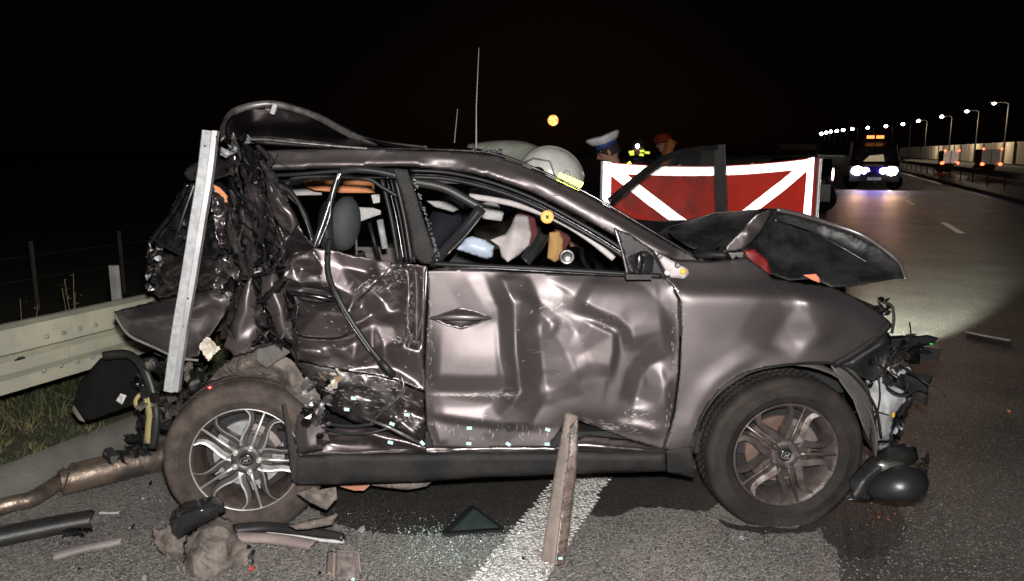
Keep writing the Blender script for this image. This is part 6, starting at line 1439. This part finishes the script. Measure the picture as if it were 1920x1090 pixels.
# ================================================================== VEHICLES BEYOND
def bx(mb, c, d): return mb.box(c, d, M2)
def van(base, lab):
    """emergency van facing the camera; base at ground, width along RN"""
    v = empty('emergency_van', base, lab, 'van'); W_, H_ = 1.95, 2.15
    def Q(s, f, z): return base+RN*s-RD*f+Vector((0, 0, z))
    VB = mat('dark_blue_van_paint', (.008, .008, .018), .35); WS = mat('van_windscreen', (.02, .02, .025), .1)
    V = []; F = []
    prof = [(2.3, .35), (2.3, .75), (2.2, 1.0), (1.6, 1.12), (1.05, 1.85), (.8, 2.05), (-2.6, 2.1), (-2.6, .35)]
    for s in (-.97, .97):
        for f, z in prof: V.append(Q(s*(1 if z < 1.3 else .9), f, z))
    n = len(prof); F = [(k, (k+1) % n, n+(k+1) % n, n+k) for k in range(n)]+[tuple(range(n-1, -1, -1)), tuple(range(n, 2*n))]
    obj('body', V, F, VB, v)
    obj('windscreen', [Q(-.84, 1.64, 1.17), Q(.84, 1.64, 1.17), Q(.76, 1.12, 1.80), Q(-.76, 1.12, 1.80)], [(0, 1, 2, 3)], WS, v)
    obj('dashboard_sheet', [Q(-.45, 1.66, 1.19), Q(.4, 1.66, 1.19), Q(.35, 1.40, 1.50), Q(.05, 1.42, 1.46), Q(-.2, 1.42, 1.44)], [(0, 1, 2, 3, 4)], mat('glowing_paper', (.7, .6, .4), .8, emit=(.9, .75, .5), es=.25), v)  # sheet glows slightly: its lit look is put in as emission
    for s in (-1, 1):
        hl_ = MB().ell(Q(s*.66, 2.32, .80), (.27, .10, .19), 14, 10).build('headlight', emat('lit_headlight', (1, .80, .66), 60) if 'lit_headlight' not in bpy.data.materials else bpy.data.materials['lit_headlight'], v, smooth=True)
        MB().ell(Q(s*.36, 2.34, .80), (.19, .04, .14), 10, 6).build('blue_strobe', emat('blue_strobe_lamp', (.20, .12, 1), 110) if 'blue_strobe_lamp' not in bpy.data.materials else bpy.data.materials['blue_strobe_lamp'], v, smooth=True)
        MB().box(Q(s*.19, .95, 2.24), (.3, .2, .13), M2).build('beacon', emat('amber_beacon', (1, .30, .07), 2.2) if 'amber_beacon' not in bpy.data.materials else bpy.data.materials['amber_beacon'], v)
        MB().lathe(Q(s*.85, 1.5, .33), [(0, -.12), (.2, -.12), (.33, -.08), (.33, .1), (0, .1)], 20, axis='Y').build('wheel', TYRE, v)
        MB().box(Q(s*1.1, 1.35, 1.3), (.16, .1, .26), M2).build('door_mirror', BLACKP, v)
        sp = light('headlight_beam', 'SPOT', Q(s*.66, 2.6, .8), 420, (1, .52, .24), shadow_soft_size=.12, spot_size=R(24), spot_blend=1)
        sp.rotation_euler = (Vector((5.0, 9, .1))-sp.location).to_track_quat('-Z', 'Y').to_euler()
    MB().box(Q(0, 2.33, .62), (1.2, .06, .3), M2).build('grille', BLACKP, v)
    pl_ = MB().box(Q(0, 2.38, .47), (.52, .02, .11), M2).build('number_plate', mat('glowing_white_plate', (.8, .8, .8), .5, emit=(.5, .5, .5), es=.3), v)  # plate glows a little in place of light falling on it
    tx = MB()
    for k in range(7): tx.box(Q(-.2+k*.065, 2.40, .47), (.035, .01, .06), M2)
    tx.build('plate_marks', DARKIN, pl_)
    return v
bp = G(1671, 356); van(Vector((bp.x, bp.y+2.0, 0)), 'approaching emergency van with glaring headlights, blue strobes and amber roof beacons')
def boxtruck(px0, px1, ptop, pbot, Y, lab, pale):
    a = P(px0, ptop, Y); b = P(px1, pbot, Y); c = (a+b)/2; w = b.x-a.x; t_ = empty('box_trailer', (c.x, Y, 0), lab, 'trailer')
    m = mat('glowing_pale_door' if pale else 'glowing_dark_door', (.8, .8, .75) if pale else (.12, .12, .10), .6, emit=(.5, .5, .42) if pale else (.15, .13, .1), es=.35)  # doors are no lamps; a faint glow stands for light on them
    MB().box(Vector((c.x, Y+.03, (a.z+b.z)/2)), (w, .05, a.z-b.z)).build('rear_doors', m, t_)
    MB().box(Vector((c.x+1.2*.6, Y+1.75, (a.z+b.z)/2)), (w*.85, 3.2, a.z-b.z-.02), M2).build('box_body', DARKIN, t_)
    MB().box((c.x-.02, Y-.04, (a.z+b.z)/2), (.03, .04, a.z-b.z)).build('door_seam', DARKIN, t_)
    RL = emat('red_tail_light', (1, .08, .03), 9) if 'red_tail_light' not in bpy.data.materials else bpy.data.materials['red_tail_light']
    for s, x in ((-1, a.x), (1, b.x)):
        MB().ell((x, Y-.1, a.z+.02), (.09, .05, .08), 8, 6).build('marker_light', RL, t_)
        MB().ell((x+(0 if pale and s > 0 else -.15*pale), Y-.1, b.z+.0), (.16 if not pale or s < 0 else .08, .05, .12), 8, 6).build('tail_light', RL, t_)
        MB().lathe((x-s*.25, Y+.8, .38), [(0, -.12), (.38, -.12), (.38, .12), (0, .12)], 16).build('wheel', TYRE, t_)
    MB().box((c.x, Y+.1, b.z-.12), (w, .12, .1)).build('bumper_bar', DARKIN, t_)
boxtruck(1771, 1795, 283, 306, 62, 'smaller left trailer by the noise wall with pale rear doors and red lights', 1)
boxtruck(1843, 1874, 280, 308, 60, 'darker right trailer by the noise wall with four red lights', 0)
# dark car parked beyond the screen, its edge catching light
dcb = G(1558, 400); dcb = Vector((dcb.x, dcb.y, 0))
dc = empty('parked_car', dcb, 'dark car standing in shadow behind the right end of the red screen', 'car')
prof = [(0, .3), (0, .75), (.1, .95), (.6, 1.02), (1.1, 1.40), (2.3, 1.42), (2.9, .98), (3.9, .85), (4.1, .6), (4.1, .3)]
V = []
for s in (-1.75, 0):
    for f, z in prof: V.append(dcb+RN*(s*(1 if z < 1.1 else .9)-.05)+RD*f+Vector((0, 0, z)))
n = len(prof); F = [(k, (k+1) % n, n+(k+1) % n, n+k) for k in range(n)]+[tuple(range(n-1, -1, -1)), tuple(range(n, 2*n))]
obj('body', V, F, mat('black_car_paint', (.01, .01, .012), .3), dc)
for s in (-1.6, -.2):
    for f in (.8, 3.2): MB().lathe(dcb+RN*s+RD*f+Vector((0, 0, .32)), [(0, -.1), (.32, -.1), (.32, .1), (0, .1)], 20).build('wheel', TYRE, dc)
MB().ell(dcb+RN*-.02+RD*-.02+Vector((0, 0, 1.02)), (.035, .02, .17), 10, 8).build('tail_lamp', emat('pink_white_tail_lamp', (1, .55, .55), 5), dc, smooth=True)
pl_ = MB().box(dcb+RN*-.45+RD*-.03+Vector((0, 0, .82)), (.5, .02, .11), M2).build('number_plate', mat('dim_plate', (.25, .25, .25), .6), dc)
tx = MB()
for k in range(6): tx.box(dcb+RN*(-.65+k*.075)+RD*-.045+Vector((0, 0, .82)), (.04, .01, .06), M2)
tx.build('plate_marks', DARKIN, pl_)
# dim mast and gantry far off
MB().tube(PP((1530, 285, 130), (1530, 266, 130)), .12, 5)
gt = MB().box(P(1495, 276, 130), (7, .3, .9)).box(P(1495, 281, 130)+Vector((-3.2, 0, -1.2)), (.3, .3, 4)).box(P(1495, 281, 130)+Vector((3.2, 0, -1.2)), (.3, .3, 4)).build('sign_gantry', mat('dim_gantry', (.04, .04, .04), .8)); tag(gt, 'dim sign gantry far down the motorway above the right end of the screen', 'gantry')
